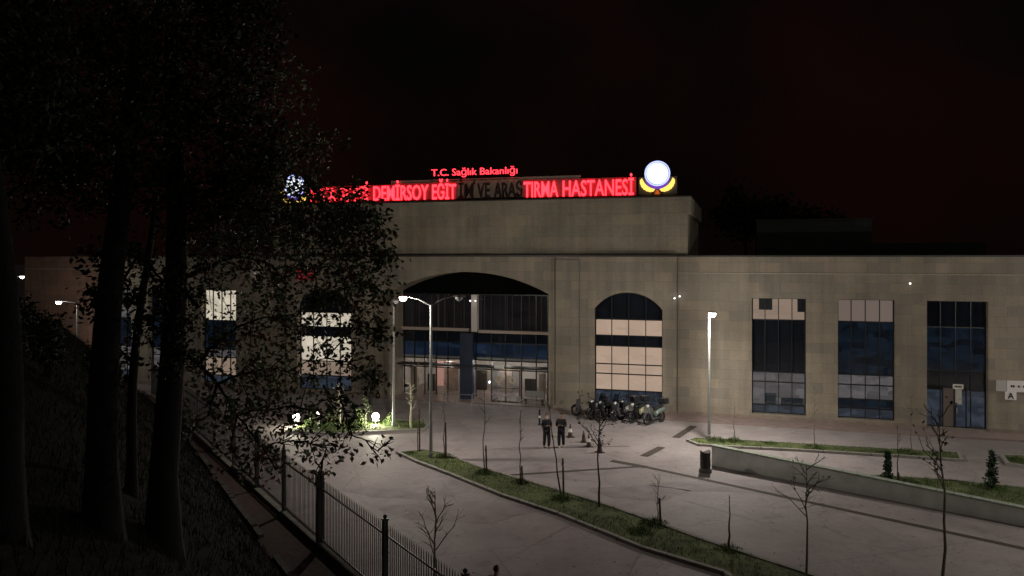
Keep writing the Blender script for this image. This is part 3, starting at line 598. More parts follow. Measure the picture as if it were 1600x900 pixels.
def logo(u, v, rpx, label):
    x0 = S(u, sn); z0 = Z(u, v, sn)
    base = P0 + Vector((x0*.958+sn*.287, -x0*.287+sn*.958, 13.8)); r = rpx/FPX*(50-.287*x0); zc = z0-13.8
    L_ = empty('emblem_sign', base, RA, label, 'emblem', 'round emblems at the ends of the roof sign')
    s = MB(); s.lathe([(.001,-.05),(r*.9,-.05),(r*.9,.05),(.001,.05)], 40, (0,0,zc), axis='y'); s.build('disc', M['disc'], L_)
    s = MB(); s.lathe([(r*.95,-.04),(r*1.05,-.04),(r*1.05,.06),(r*.95,.06),(r*.95,-.04)], 48, (0,0,zc), axis='y'); s.build('ring', M['ring'], L_)
    s = MB()
    s.lathe([(r*.79,-.056),(r*.83,-.056)], 32, (0,0,zc), axis='y'); s.build('emblem_ring_line', M['lav'], L_); s = MB()
    s.tube([(.0,-.058,zc-.35*r),(.12*r,-.058,zc-.2*r),(-.1*r,-.058,zc),(.1*r,-.058,zc+.2*r),(0,-.058,zc+.4*r)], .02, 6)
    s.build('emblem_marks', M['lav'], L_)
    def cres(a0, a1, ri, ro, y, n=14, lob=0):
        P_ = []
        for i in range(n+1):
            t = a0+(a1-a0)*i/n; f = math.sin(math.pi*i/n)**.5; rr = ri+(ro-ri)*f*(1+lob*(i%2)); P_.append((rr*math.cos(t), zc+rr*math.sin(t)))
        for i in range(n, -1, -1):
            t = a0+(a1-a0)*i/n; P_.append(((ri)*math.cos(t), zc+(ri)*math.sin(t)))
        return P_
    s = MB(); s.prism(cres(R(205), R(335), r*1.08, r*1.3, 0)[:-1], -.03, .05); s.build('purple_arc', M['purple'], L_)
    for a0, a1 in ((R(196), R(262)), (R(278), R(344))):
        s = MB(); P_ = []
        for i in range(15):
            t = a0+(a1-a0)*i/14; f = math.sin(math.pi*(i/14))**.45; P_.append(((r*1.33+r*.36*f*(1+.10*(i%2)))*math.cos(t), zc+(r*1.33+r*.36*f*(1+.10*(i%2)))*math.sin(t)))
        for i in range(13, 0, -1):
            t = a0+(a1-a0)*i/14; P_.append((r*1.3*math.cos(t), zc+r*1.3*math.sin(t)))
        s.prism(P_, -.04, .06); s.build('leaf_branch', M['yellow'], L_)
    s = MB(); s.prism([(-.22*r, zc-1.72*r),(.22*r, zc-1.72*r),(.08*r, zc-1.38*r),(-.08*r, zc-1.38*r)], -.02, .05); s.build('stem_knot', M['orange'], L_)
    s = MB(); s.box(-r*1.55, r*1.6, .12, .2, .02, 1.25); s.build('back_panel', M['panel2'], L_)
    s = MB()
    for x in (-.4*r, .4*r): s.box(x-.03, x+.03, .07, .13, 0, zc)
    s.build('support', M['flash'], L_)
logo(1027, 271, 19, 'bright round white emblem with yellow leaves, right end of the roof sign')
logo(460, 291, 17, 'round white emblem glimpsed through leaves, left end of the roof sign')
# ------------------------------------------------------------------ wall signs and wall lamps
def on_wall(name, u, v, n, label, cat, group=None):
    x = S(u, n); return empty(name, P0+Vector((x*.958+n*.287, -x*.287+n*.958, Z(u,v,n))), RA, label, cat, group)
t = on_wall('wall_sign', 1556, 602, .18, 'long white direction sign on the stone wall beside the last window', 'sign')
s = MB(); s.box(0, .52, -.04, .03, -.33, .3); s.build('end_plate', mat('sign_pale_grey', (.5,.5,.48), .6), t, bevel=.01)
s = MB(); s.box(.54, 4.2, -.04, .03, -.33, .3); s.build('board', M['signw'], t, bevel=.01)
s = MB(); x = .72; rr = random.Random(5)
while x < 3.8:
    w_ = rr.uniform(.05,.1); s.box(x, x+w_, -.05, -.042, -.07, .05)
    x += w_+ (.02 if rr.random() < .85 else .16)
s.build('illegible_lettering', M['signk'], t)
t = on_wall('letter_sign', 1579, 618, .18, 'small square white sign with black letter A under the long sign', 'sign')
s = MB(); s.box(-.28, .28, -.04, .03, -.24, .22); s.build('board', M['signw'], t, bevel=.01); letters('A', -.15, .15, -.16, .16, -.055, .012, M['signk'], t, bold=.03)
t = on_wall('door_sign', 1497, 604, .5, 'small white plate with dark marks above the door in the last window', 'sign')
s = MB(); s.box(-.27, .27, -.03, .02, -.14, .14); s.build('board', mat('plate_white', (.8,.78,.7), .5), t)
s = MB()
for i in range(5): s.box(-.18+i*.075, -.125+i*.075, -.04, -.032, -.05, .05)
s.build('illegible_lettering', M['signk'], t)
t = on_wall('small_red_sign', 478, 430, .0, 'small dim red lit sign on the wall behind the leaves', 'sign'); s = MB(); s.box(-.7, .7, -.12, -.01, -.35, .35); s.build('lit_face', M['signr'], t)
for (u, v, lab, e) in ((1054,466,'left one of two tiny wall lamps flanking the downpipe',6),(1062,463,'right one of two tiny wall lamps flanking the downpipe',6),(1422,443,'single tiny wall lamp high between the right windows',3),(735,470,'left one of two tiny lamps inside the big portal',4),(743,470,'right one of two tiny lamps on the white portal column',4),(400,428,'small bright wall lamp behind the tree crown',14),(269,475,'small wall lamp far left behind the trunks',8),(765,597,'small bright bluish spot lamp at the entrance doors',12)):
    n = {735: 1.6, 743: 1.65, 765: 1.2, 1054: -.05, 1062: .17, 400:.17, 269:.17}.get(u, .17)
    t = on_wall('wall_lamp', u, v, n, lab, 'wall lamp'); s = MB(); s.lathe([(.001,-.09),(.035,-.08),(.05,-.05),(.055,-.0)], 12, axis='y'); s.build('lens', M['bluewhite'] if u == 765 else M['lampdim'], t)
    s = MB(); s.lathe([(.09,-.02),(.09,.04),(.001,.04)], 12, axis='y'); s.build('base', M['lamph'], t); point('wall_lamp_light', (0,-.25,0), e*.12, (1,.95,.9), .05, t)
# ------------------------------------------------------------------ street lamps
def street_lamp(X, Y, hpole, arms, label, power, lit=True, group='street lamps', col=(1,.93,.83), spot=False):
    t = empty('street_lamp', (X, Y, 0), 0, label, 'street lamp', group)
    s = MB(); s.tube([(0,0,0),(0,0,.35),(0,0,.36),(0,0,hpole)], [.13,.12,.085,.05], 12); s.box(-.16,.16,-.16,.16,0,.03); s.build('pole', M['pole'], t)
    for (ax, ay, az, on) in arms:
        s = MB(); s.tube([(0,0,hpole-.05),(ax*.5,ay*.5,hpole+az*.62),(ax,ay,hpole+az)], [.04,.033,.028], 8)
        if ax or ay: s.build('arm', M['lamph'], t)
        L = math.hypot(ax, ay) or 1; dx, dy = (ax/L, ay/L) if (ax or ay) else (0,-1)
        h = MB(); c = Vector((ax+dx*.22, ay+dy*.22, hpole+az)); 
        q = [(-.3,.09,.0),(-.1,.16,.04),(.2,.16,.045),(.32,.1,.02)]
        for (a0,w0,z0_),(a1,w1,z1_) in zip(q[:-1], q[1:]):
            px_, py_ = -dy, dx
            A = [c+Vector((dx*a+px_*w, dy*a+py_*w, zz)) for a,w,zz in ((a0,-w0,-.02),(a1,-w1,-.02),(a1,-w1,z1_),(a0,-w0,z0_))]
            B = [c+Vector((dx*a+px_*w, dy*a+py_*w, zz)) for a,w,zz in ((a0,w0,-.02),(a1,w1,-.02),(a1,w1,z1_),(a0,w0,z0_))]
            h.poly(A); h.poly(B[::-1]); h.poly([A[3],A[2],B[2],B[3]]); h.poly([A[0],B[0],B[1],A[1]])
        ho = h.build('lamp_head', M['lamph'], t)
        g_ = MB(); g_.lathe([(.001,-.25),(.11,-.22),(.18,-.13),(.19,-.03),(.001,-.022)], 14, tuple(c)); g_.build('lens', M['lamp'] if on else M['lampoff'], ho, smooth=True)
        if on: point('lamp_light', tuple(c+Vector((0,0,-.34))), power, col, .14, t)
        if on and spot: point('lamp_downlight', tuple(c+Vector((0,0,-.42))), power*spot, col, .14, t, True)
    return t
street_lamp(-3.98, 37.7, 7.62, [(-1.15,0,.4,True),(1.15,.1,.4,False)], 'twin arm street lamp on the median with only its left head lit', 1350, spot=.2)
x, y = G(615, 668); street_lamp(x, y, 7.4, [(.2,-.7,.1,False)], 'slim pale street lamp in the floodlit bed behind the median lamp', 0)
x, y = G(1108, 690); street_lamp(x, y, 6.95, [(0,-.45,.06,True)], 'short single head street lamp in front of the right wing wall', 780, spot=2.3)
street_lamp(-31.7, 56, 6.6, [(-1.0,-.2,.12,True)], 'street lamp glowing beyond the embankment, nearer left', 230)
street_lamp(-51.6, 80, 7.85, [(-.35,0,.05,True),(.35,0,.05,True)], 'small T shaped street lamp farthest away at the left edge', 120)
street_lamp(27, 25, 8, [(-.8,0,.1,True)], 'unseen street lamp added as fill light beyond the right, nearer one', 1500)  # unseen lamp added to brighten the foreground
street_lamp(40, 37, 8, [(-.8,0,.1,True)], 'unseen street lamp added as fill light beyond the right, farther one', 2900)  # unseen lamp added to light the facade
street_lamp(17.5, 12.5, 8.5, [(-.8,.3,.1,True)], 'unseen street lamp added as fill light close to the viewpoint', 200)  # weak unseen lamp added as fill from the near side
def floodlight(u, v, label, e):
    x, y = G(u, v+9); t = empty('floodlight', (x, y, .1), 0, label, 'floodlight', 'floodlights in the planted bed')
    s = MB(); s.tube([(0,0,0),(0,0,.25)], .02, 6); s.box(-.2,.2,.0,.03,.22,.26); s.build('bracket', M['lamph'], t)
    s = MB(); s.lathe([(.001,.14),(.12,.12),(.22,-.01),(.22,-.03)], 24, (0,0,.5), axis='y'); s.build('housing', M['lamph'], t)
    s = MB(); s.lathe([(.001,-.07),(.11,-.055),(.2,-.02)], 24, (0,0,.5), axis='y'); s.build('lens', M['flood'], t); point('flood_light', (0,-.2,.42), e, (1,.95,.72), .12, t)
floodlight(463, 658, 'left one of the two glaring ground floodlights in the bed', 190)
floodlight(587, 657, 'right one of the two glaring ground floodlights in the bed', 420)
x, y = G(498, 672); t = empty('garden_light', (x,y,.1), 0, 'slim white garden light post between the two floodlights', 'garden light'); s = MB(); s.tube([(0,0,0),(0,0,.8)], .06, 10); s.build('post', M['whitecol'], t); s = MB(); s.lathe([(.06,.8),(.11,.84),(.11,1.0),(.001,1.08)], 12); s.build('head', M['lampdim'], t)
# ------------------------------------------------------------------ fence
fo = empty('metal_fence', FP(0,0,0), math.atan2(E_.y, E_.x), 'dark metal picket fence along the foot of the embankment', 'fence')
posts = [-14,-9.8,-5.3,0,4.0,7.7,11.5,15.3,19.1,22.9,26.7,30.5,34.3]
s = MB()
for a, b in zip(posts[:-1], posts[1:]): s.box(a, b, -.14, .14, 0, .22+.06*math.sin(a))
s.build('kerb_wall', mat('fence_kerb_concrete', (.12,.11,.095), .9, var=.3, scale=3, bump=.3), fo)
for i, p in enumerate(posts):
    big = (p == 0); w_ = .11 if big else .065; h = 2.56 if big else 2.5; s = MB()
    s.box(p-w_, p+w_, -w_, w_, .15, h); s.box(p-w_*1.25, p+w_*1.25, -w_*1.25, w_*1.25, h, h+.05); s.box(p-w_*1.2, p+w_*1.2, -w_*1.2, w_*1.2, h-.3, h-.26)
    if not big: s.lathe([(.02,h+.05),(.06,h+.08),(.06,h+.13),(.001,h+.17)], 10, (p,0,0))
    s.build('post', M['fpost'] if (big or i % 3) else M['fpostr'], fo)
for a, b in zip(posts[:-1], posts[1:]):
    s = MB(); s.box(a+.1, b-.1, -.025, .025, 2.08, 2.13); s.box(a+.1, b-.1, -.025, .025, .36, .41); n_ = int((b-a-.3)/.135)
    for k in range(n_):
        x = a+.2+k*(b-a-.4)/(n_-1); dl = random.uniform(-.012,.012)
        s.tube([(x,0,.27),(x+dl,.0,2.36),(x+dl,0,2.46)], [.014,.014,.002], 5, caps=False)
    s.build('picket_panel', M['fence'], fo)
# ------------------------------------------------------------------ trees
def leaf(mb, p, L, rnd, droop=.3):
    d = Vector((rnd.gauss(0,1), rnd.gauss(0,1), rnd.gauss(0,.8)-droop)).normalized()
    a = d.cross(Vector((rnd.gauss(0,1), rnd.gauss(0,1), rnd.gauss(0,1)))).normalized()*L*.27; nrm = d.cross(a).normalized()*L*.09
    mb.poly([p, p+d*L*.45+a+nrm, p+d*L, p+d*L*.45-a+nrm], 0)
def cluster(mb, c, rad, n, L, rnd, per=7):
    k = max(1, n//per)
    for i in range(k):
        v = Vector((rnd.gauss(0,1), rnd.gauss(0,1), rnd.gauss(0,1))).normalized()*(rnd.random()**.45)
        q = c+Vector((v.x*rad[0], v.y*rad[1], v.z*rad[2]))
        for j in range(per): leaf(mb, q+Vector((rnd.gauss(0,L*.7), rnd.gauss(0,L*.7), rnd.gauss(0,L*.7))), L*rnd.uniform(.65,1.3), rnd)
def branch(mb, a, b, r0, r1, rnd, sag=.15, n=6, q=6):
    a = Vector(a); b = Vector(b); L = (b-a).length; pts = []
    for i in range(n+1):
        f = i/n; p = a.lerp(b, f)+Vector((rnd.uniform(-1,1), rnd.uniform(-1,1), rnd.uniform(-1,1)))*L*.035*math.sin(math.pi*f); p.z += sag*L*math.sin(math.pi*f); pts.append(p)
    mb.tube(pts, [r0+(r1-r0)*i/n for i in range(n+1)], q, caps=False); return pts
def big_tree(base, top, r, hubs, clusters, label, mats, seed, L=.1, group='large trees on the embankment', name='broadleaf_tree'):
    rnd = random.Random(seed); t = empty(name, base, 0, label, 'tree', group); B = Vector(base)
    tr = MB(); pts = [Vector((0,0,-.4)), Vector((0,0,.05))]; top = Vector(top)-B
    for i in range(1, 9): f = i/8; p = top*f; p += Vector((math.sin(f*5+seed)*.10, math.cos(f*4+seed)*.1, 0)); pts.append(p)
    rr = [r*1.5, r*1.25]+[r*(1-.55*i/8) for i in range(1,9)]; tr.tube(pts, rr, 14, caps=False); 
    hp = [pts[min(9, max(2, int(2+h*7)))] for h in hubs]
    crown = MB(); crown2 = MB(); lb = MB()
    nodes = [(h, 0.0) for h in hp]
    for (u, v, Y, rp, n) in sorted(clusters, key=lambda q: min((h-(AT(*q[:3])-B)).length for h in hp)):
        c = AT(u, v, Y)-B; rw = rp/FPX*Y; hub, dd = min(nodes, key=lambda h: (h[0]-c).length+h[1]*.35); L_ = (hub-c).length
        nodes.append((c, dd+L_)); P = branch(lb, hub, c, max(.014, .055-.014*dd), max(.01, .055-.014*(dd+L_)), rnd, .05)
        for k in range(7):
            e = c+Vector((rnd.gauss(0,.55)*rw, rnd.gauss(0,.5)*rw, rnd.gauss(0,.55)*rw)); branch(lb, P[rnd.choice([3,4,5,6])], e, .012, .004, rnd, .02, 3, 4)
        cluster(crown, c, (rw, min(rw,1.0), rw), int(n*.8), L, rnd); cluster(crown2, c+Vector((0,0,-.1)), (rw*.9, min(rw,.9), rw*.9), int(n*.2), L, rnd)
    tr.build('trunk', mats[0], t, smooth=True); lb.build('limbs', mats[0], t, smooth=True)
    crown.build('crown', mats[1], t)
    if len(crown2.v): crown2.build('crown', mats[2], t)
    return t
def hill_at(u, Y):
    X = (u-800)/FPX*Y; rel = Vector((X,Y,0))-F0; return (X, Y, hill_z(rel.dot(E_), rel.dot(N_))-.05)
VIS = [(u, v, Y, rp_, int(n*(.66 if v > 410 and v < 570 else .5 if v >= 570 else .95))) for u, v, Y, rp_, n in [(585,350,14.2,28,200),(555,395,14,55,700),(520,340,14.5,48,800),(560,330,14.5,40,520),(470,350,15,60,1100),(420,330,15.5,70,1300),(500,300,15,22,130),(555,292,15,16,50),
 (600,400,13.6,24,190),(590,450,13.4,30,280),(540,450,13.8,50,560),(560,510,13.4,42,420),(595,520,13.2,24,150),(490,420,14.4,55,620),(430,420,15,60,760),(370,400,15.5,60,650),
 (325,420,15.5,42,260),(310,480,15,32,150),(345,530,14.6,40,330),(400,500,15,48,480),(450,500,14.4,45,520),(500,480,14,40,420),(560,575,13.2,30,230),(590,600,13,18,90),(510,560,13.6,40,290),(450,580,14,50,560),
 (400,580,14.4,45,480),(340,600,14.6,45,430),(310,570,14.8,30,190),(420,640,13.8,48,470),(370,650,14,40,360),(480,640,13.6,42,380),(530,620,13.4,34,230),(460,690,13.4,36,270),(510,700,13.2,34,230),(410,700,13.6,36,280),(550,680,13,26,120),(590,705,12.8,14,45),(608,690,12.8,10,26),
 (360,700,13.8,30,170),(500,735,13,20,80),(540,650,13.2,26,130),(380,735,13.6,26,110),(430,735,13.4,22,80),(325,650,14.4,30,200)]]
UP = [(480,285,15.5,24,180),(440,240,16,55,600),(500,225,16,45,260),(400,270,16,55,700),(360,330,16,60,900),(300,360,16,50,700),(380,180,16,80,800),(430,130,16.5,70,500)]
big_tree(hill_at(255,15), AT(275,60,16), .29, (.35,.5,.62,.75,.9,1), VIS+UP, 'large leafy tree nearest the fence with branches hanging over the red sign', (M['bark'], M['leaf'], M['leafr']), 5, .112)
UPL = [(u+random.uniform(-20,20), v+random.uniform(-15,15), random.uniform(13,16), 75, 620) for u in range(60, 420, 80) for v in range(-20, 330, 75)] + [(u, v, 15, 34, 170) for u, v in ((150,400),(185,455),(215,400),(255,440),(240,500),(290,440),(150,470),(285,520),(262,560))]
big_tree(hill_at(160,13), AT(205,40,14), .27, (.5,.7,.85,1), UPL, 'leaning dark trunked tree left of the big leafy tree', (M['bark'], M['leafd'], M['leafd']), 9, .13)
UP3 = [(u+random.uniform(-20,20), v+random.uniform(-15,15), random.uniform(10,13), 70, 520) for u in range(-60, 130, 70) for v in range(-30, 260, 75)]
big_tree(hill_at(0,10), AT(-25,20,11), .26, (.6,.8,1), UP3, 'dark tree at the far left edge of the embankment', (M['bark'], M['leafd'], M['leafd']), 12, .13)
# slim stems between the large trunks, and shrubs on the embankment crest
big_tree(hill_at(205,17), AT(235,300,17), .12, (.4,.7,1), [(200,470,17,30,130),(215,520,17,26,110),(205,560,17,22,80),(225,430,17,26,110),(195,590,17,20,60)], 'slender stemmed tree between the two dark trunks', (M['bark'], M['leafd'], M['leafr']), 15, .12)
def shrub(u, v, Y, rp, n, label, L=.1, m='leafd', zb=None, group=None, cat='shrub'):
    rnd = random.Random(int(u*7+v)); c = AT(u, v, Y); 
    if zb is None: b = hill_at(u, Y)
    else: b = (c.x, c.y, zb)
    t = empty('shrub', b, 0, label, cat, group); B = Vector(b); s = MB(); rw = rp/FPX*Y
    for k in range(9): branch(s, (rnd.uniform(-.05,.05), rnd.uniform(-.05,.05), -.05), (c-B)+Vector((rnd.gauss(0,.4)*rw, rnd.gauss(0,.4)*rw, rnd.gauss(0,.4)*rw)), .02, .005, rnd, .02, 4, 5)
    s.build('stems', M['barkd'], t); s = MB(); cluster(s, c-B, (rw, rw, rw*.9), n, L, rnd); cluster(s, (c-B)*.5, (rw*.8, rw*.8, rw*.6), n//2, L, rnd); s.build('foliage', M[m], t)
    return t
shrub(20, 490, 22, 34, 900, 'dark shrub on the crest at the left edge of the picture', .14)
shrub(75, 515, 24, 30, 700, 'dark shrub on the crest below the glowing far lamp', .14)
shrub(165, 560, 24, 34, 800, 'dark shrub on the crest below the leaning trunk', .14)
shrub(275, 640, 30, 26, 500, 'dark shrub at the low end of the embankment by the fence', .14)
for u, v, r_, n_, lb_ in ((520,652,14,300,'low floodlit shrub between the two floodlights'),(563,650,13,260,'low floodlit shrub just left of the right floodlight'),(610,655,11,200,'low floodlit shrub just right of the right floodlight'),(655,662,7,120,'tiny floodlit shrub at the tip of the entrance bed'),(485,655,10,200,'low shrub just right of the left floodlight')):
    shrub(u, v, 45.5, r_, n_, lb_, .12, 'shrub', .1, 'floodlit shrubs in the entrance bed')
def bare_tree(u, v, vtop, label, mb_='barkd', lean=0, fork=.5, r=.03, seed=1, nb=7, stake=None, leaves=0, spread=.3, utop=None, group='young bare trees', Yb=None, rest=True, lm='leafd'):
    rnd = random.Random(seed*13+5)
    if Yb: X, Y = (u-800)/FPX*Yb, Yb
    else: X, Y = G(u, v, .1)
    h = (v-vtop)/FPX*Y; t = empty('young_tree', (X, Y, .09 if not Yb else 0), 0, label, 'young tree', group); s = MB()
    top = Vector((((utop or u)-u)/FPX*Y, rnd.uniform(-.1,.1), h)); pts = []
    for i in range(9):
        f = i/8; p = top*f + Vector((rnd.uniform(-1,1), rnd.uniform(-1,1), 0))*.03*h*math.sin(math.pi*f)*.6; pts.append(p)
    s.tube([Vector((0,0,-.05))]+pts, [r*1.3]+[r*(1-.8*i/8) for i in range(9)], 7, caps=False)
    tips = []
    def rec(p, d, L, rr, lev):
        q = p+d*L; mid = p.lerp(q,.5)+Vector((rnd.uniform(-1,1),rnd.uniform(-1,1),rnd.uniform(-.3,1)))*L*.07; s.tube([p, mid, q], [rr, rr*.75, rr*.5], 5, caps=False); tips.append(q)
        if lev:
            for k in range(rnd.choice([2,3,3])):
                dd = (d+Vector((rnd.gauss(0,.55), rnd.gauss(0,.55), rnd.gauss(.12,.35)))).normalized(); rec(p.lerp(q, rnd.uniform(.35,1)), dd, L*rnd.uniform(.45,.7), rr*.5, lev-1)
    for k in range(nb):
        f = fork+(1-fork)*(k+.5)/nb*.95; i = f*8; p = pts[int(i)].lerp(pts[min(8,int(i)+1)], i-int(i)); a = rnd.uniform(0,6.28)
        rec(p, Vector((math.cos(a)*.7, math.sin(a)*.7, rnd.uniform(.5,1.1))).normalized(), spread*h*(1.25-f*.7)*rnd.uniform(.6,1.1), r*.42, 2)
    s.build('trunk', M[mb_], t, smooth=True)
    if leaves:
        c = MB()
        for i in range(leaves):
            q = rnd.choice(tips); 
            for j in range(3): leaf(c, q+Vector((rnd.gauss(0,.05), rnd.gauss(0,.05), rnd.gauss(0,.05))), rnd.uniform(.06,.13), rnd)
        c.build('crown', M[lm], t)
    if stake:
        st = MB(); sh = (v-stake)/FPX*Y; st.tube([(.09,-.02,-.05),(.08,0,sh*.5),(.06,.02,sh)], [.045,.042,.038], 7); st.tube([(.0,0,sh*.85),(.08,0,sh*.86)], .03, 6); st.build('stake', M['stake'], t)
    return t
bare_tree(653,705,560,'thin staked sapling left of the twin arm lamp', 'barkp', r=.03, nb=3, seed=1, spread=.12, stake=640)
bare_tree(694,715,590,'thin bare sapling right of the twin arm lamp', 'barkp', r=.03, nb=4, seed=2, spread=.15, stake=660)
bare_tree(757,740,600,'bare sapling with a forked stake, third along the median', 'barkd', r=.03, nb=4, seed=3, spread=.15, stake=696)
bare_tree(813,757,640,'slim bare sapling standing left of the two walkers', 'barkd', r=.032, nb=4, seed=4, spread=.14, stake=728)
bare_tree(877,775,625,'leaning bare sapling in front of the two walkers', 'barkd', r=.04, nb=3, seed=5, utop=856, spread=.12, stake=716)
bare_tree(936,791,640,'branching young tree just right of the walkers', 'barkd', r=.05, fork=.55, nb=9, seed=6, spread=.26, leaves=36, leaves_=None) if False else bare_tree(936,791,640,'branching young tree just right of the traffic cones', 'barkd', r=.05, fork=.55, nb=9, seed=6, spread=.26, leaves=36)
bare_tree(1028,820,745,'pale twiggy sapling beside a short dark stake', 'barkp', r=.025, fork=.3, nb=7, seed=7, spread=.25, stake=778)
bare_tree(1139,858,772,'dead looking single stem below the litter bin', 'stake', r=.045, fork=.8, nb=2, seed=8, spread=.05)
bare_tree(1260,897,725,'bare young tree with fine fanned twigs on the median', 'barkp', r=.045, fork=.5, nb=10, seed=9, spread=.27, leaves=8)
bare_tree(1478,985,640,'tall pale trunked young tree crossing the last window', 'barkp', r=.055, fork=.62, nb=9, seed=10, spread=.15, utop=1468, leaves=26, stake=None)
bare_tree(1147,691,625,'thin bare sapling by the short single head lamp', 'barkp', r=.025, nb=4, seed=11, spread=.12, group='young bare trees near the facade')
bare_tree(1272,700,600,'thin bare sapling below the first tall window', 'barkp', r=.028, nb=5, seed=12, spread=.12, group='young bare trees near the facade')
bare_tree(1424,709,615,'thin bare sapling between the second and last window', 'barkp', r=.03, nb=5, seed=13, spread=.14, group='young bare trees near the facade')
bare_tree(1402,757,665,'slim dark sapling beside the smaller conifer', 'barkd', r=.03, nb=4, seed=14, spread=.12, stake=738)
bare_tree(680,945,765,'wide branching bare tree just outside the fence', 'barkp', r=.05, fork=.38, nb=10, seed=16, spread=.33, Yb=22)
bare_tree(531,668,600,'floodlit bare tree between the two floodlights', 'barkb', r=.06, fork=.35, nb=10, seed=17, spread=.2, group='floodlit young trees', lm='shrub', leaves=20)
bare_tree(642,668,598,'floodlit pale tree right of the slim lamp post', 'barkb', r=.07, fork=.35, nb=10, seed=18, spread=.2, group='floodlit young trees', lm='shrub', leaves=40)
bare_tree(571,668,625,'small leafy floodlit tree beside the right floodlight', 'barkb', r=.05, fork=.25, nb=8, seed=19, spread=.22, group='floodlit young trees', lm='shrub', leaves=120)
def conifer(u, v, vtop, label):
    X, Y = G(u, v, .1); h = (v-vtop)/FPX*Y; rnd = random.Random(int(u)); t = empty('young_conifer', (X,Y,.09), 0, label, 'conifer', 'young conifers by the low wall')
    s = MB(); s.tube([(0,0,-.05),(rnd.uniform(-.1,.1),0,h*.5),(0,0,h)], [.04,.03,.008], 7); s.build('trunk', M['barkd'], t); s = MB(); k = 0
    z = h*.1
    while z < h*.97:
        R_ = (.06+.42*(1-z/h)**.8)*h*.42
        for j in range(6):
            a = rnd.uniform(0,6.28); d = Vector((math.cos(a), math.sin(a), rnd.uniform(-.15,.35))); L = R_*rnd.uniform(.5,1.2)
            for q in range(14):
                p = Vector((0,0,z))+d*L*rnd.random(); leaf(s, p, rnd.uniform(.08,.16), rnd, .2)
        z += h*.055
    s.build('crown', M['conif'], t)
conifer(1387, 753, 704, 'smaller dark conifer left of the slim staked sapling'); conifer(1550, 765, 702, 'larger dark conifer at the right by the planted bed')
# dark trees behind the hospital roof
for (u, v, Y, lab, cl) in ((1165,300,72,'dark tree crown rising behind the upper block',[(1140,335,72,28,500),(1150,310,72,20,320),(1185,330,72,28,500),(1215,325,72,20,300),(1165,350,72,32,500)]),(1265,350,75,'lower dark tree crown behind the rooftop plant room',[(1265,340,75,22,300),(1300,350,75,24,300),(1240,345,75,20,240)])):
    b = AT(u, 400, Y); big_tree((b.x, b.y, 0), (b.x, b.y, 12.5), .3, (.8,1), cl, lab, (M['bark'], M['leafd'], M['leafd']), int(u), .5, 'trees behind the hospital')
x = AT(576,640,50); t = empty('potted_tree', (x.x, 51.5, 0), 0, 'dark leafy potted tree against the wall left of the portal', 'potted tree')
s = MB(); s.lathe([(.2,0),(.3,.5),(.33,.55),(.28,.56),(.001,.5)], 14); s.build('pot', M['binb'], t); s = MB(); s.tube([(0,0,.5),(0,0,1.6)], .04, 7); s.build('trunk', M['barkd'], t); s = MB(); cluster(s, Vector((0,0,2.1)), (.6,.6,.9), 500, .16, random.Random(4)); s.build('crown', M['leafd'], t)
# ------------------------------------------------------------------ street furniture
def cone(u, v, h, label, tilt=0):
    X, Y = G(u, v); t = empty('traffic_cone', (X,Y,0), .3, label, 'traffic cone', 'traffic cones on the forecourt'); k = h/.75
    s = MB(); s.box(-.2*k,.2*k,-.2*k,.2*k,0,.04*k); s.build('base', M['bk'], t, bevel=.01)
    s = MB(); s.lathe([(.15*k,.04*k),(.035*k,.75*k),(.001,.76*k)], 16); s.build('cone_body', M['cone'], t, smooth=True)
    s = MB(); s.lathe([(.116*k,.30*k),(.086*k,.50*k)], 16); s.build('reflective_band', M['coneband'] if not tilt else M['cone'], t, smooth=True)
cone(891, 683, .72, 'cone nearest the walkers with a pale band'); cone(912, 691, .62, 'cone in the middle standing farther left of a pair', 1); cone(920, 698, .66, 'cone in the middle of the row with a pale band'); cone(937, 707, .74, 'dark cone nearest the viewer, behind the branching young tree', 1)
X, Y = G(843, 664); t = empty('bollard', (X,Y,0), 0, 'dark bollard with a pale band behind the left walker', 'bollard'); s = MB(); s.lathe([(.1,0),(.1,.05),(.06,.06),(.06,.9),(.001,.94)], 12); s.build('post', M['bk'], t); s = MB(); s.lathe([(.063,.42),(.063,.56)], 12); s.build('band', M['coneband'], t)
X, Y = G(1102, 737); t = empty('litter_bin', (X,Y,0), .15, 'dark litter bin with notched top at the end of the low wall', 'litter bin')
s = MB(); s.lathe([(.30,0),(.30,.1),(.22,.16),(.22,.2),(.001,.2)], 20); s.build('base', M['binb'], t)
s = MB(); N = 28
for k in range(N):
    a0, a1 = 2*math.pi*k/N, 2*math.pi*(k+1)/N; zt = lambda a: .84+.16*abs(math.cos(a)); r_ = .235
    if k % 2 == 0 or True:
        g0 = a0+.03; g1 = a1-.03
        s.poly([(r_*math.cos(g0),r_*math.sin(g0),.2),(r_*math.cos(g1),r_*math.sin(g1),.2),(r_*math.cos(g1),r_*math.sin(g1),zt(g1)),(r_*math.cos(g0),r_*math.sin(g0),zt(g0))])
s.lathe([(.22,.22),(.22,.8)], 24); s.lathe([(.24,.3),(.245,.33),(.24,.36)], 24); s.build('slatted_drum', M['bin'], t)
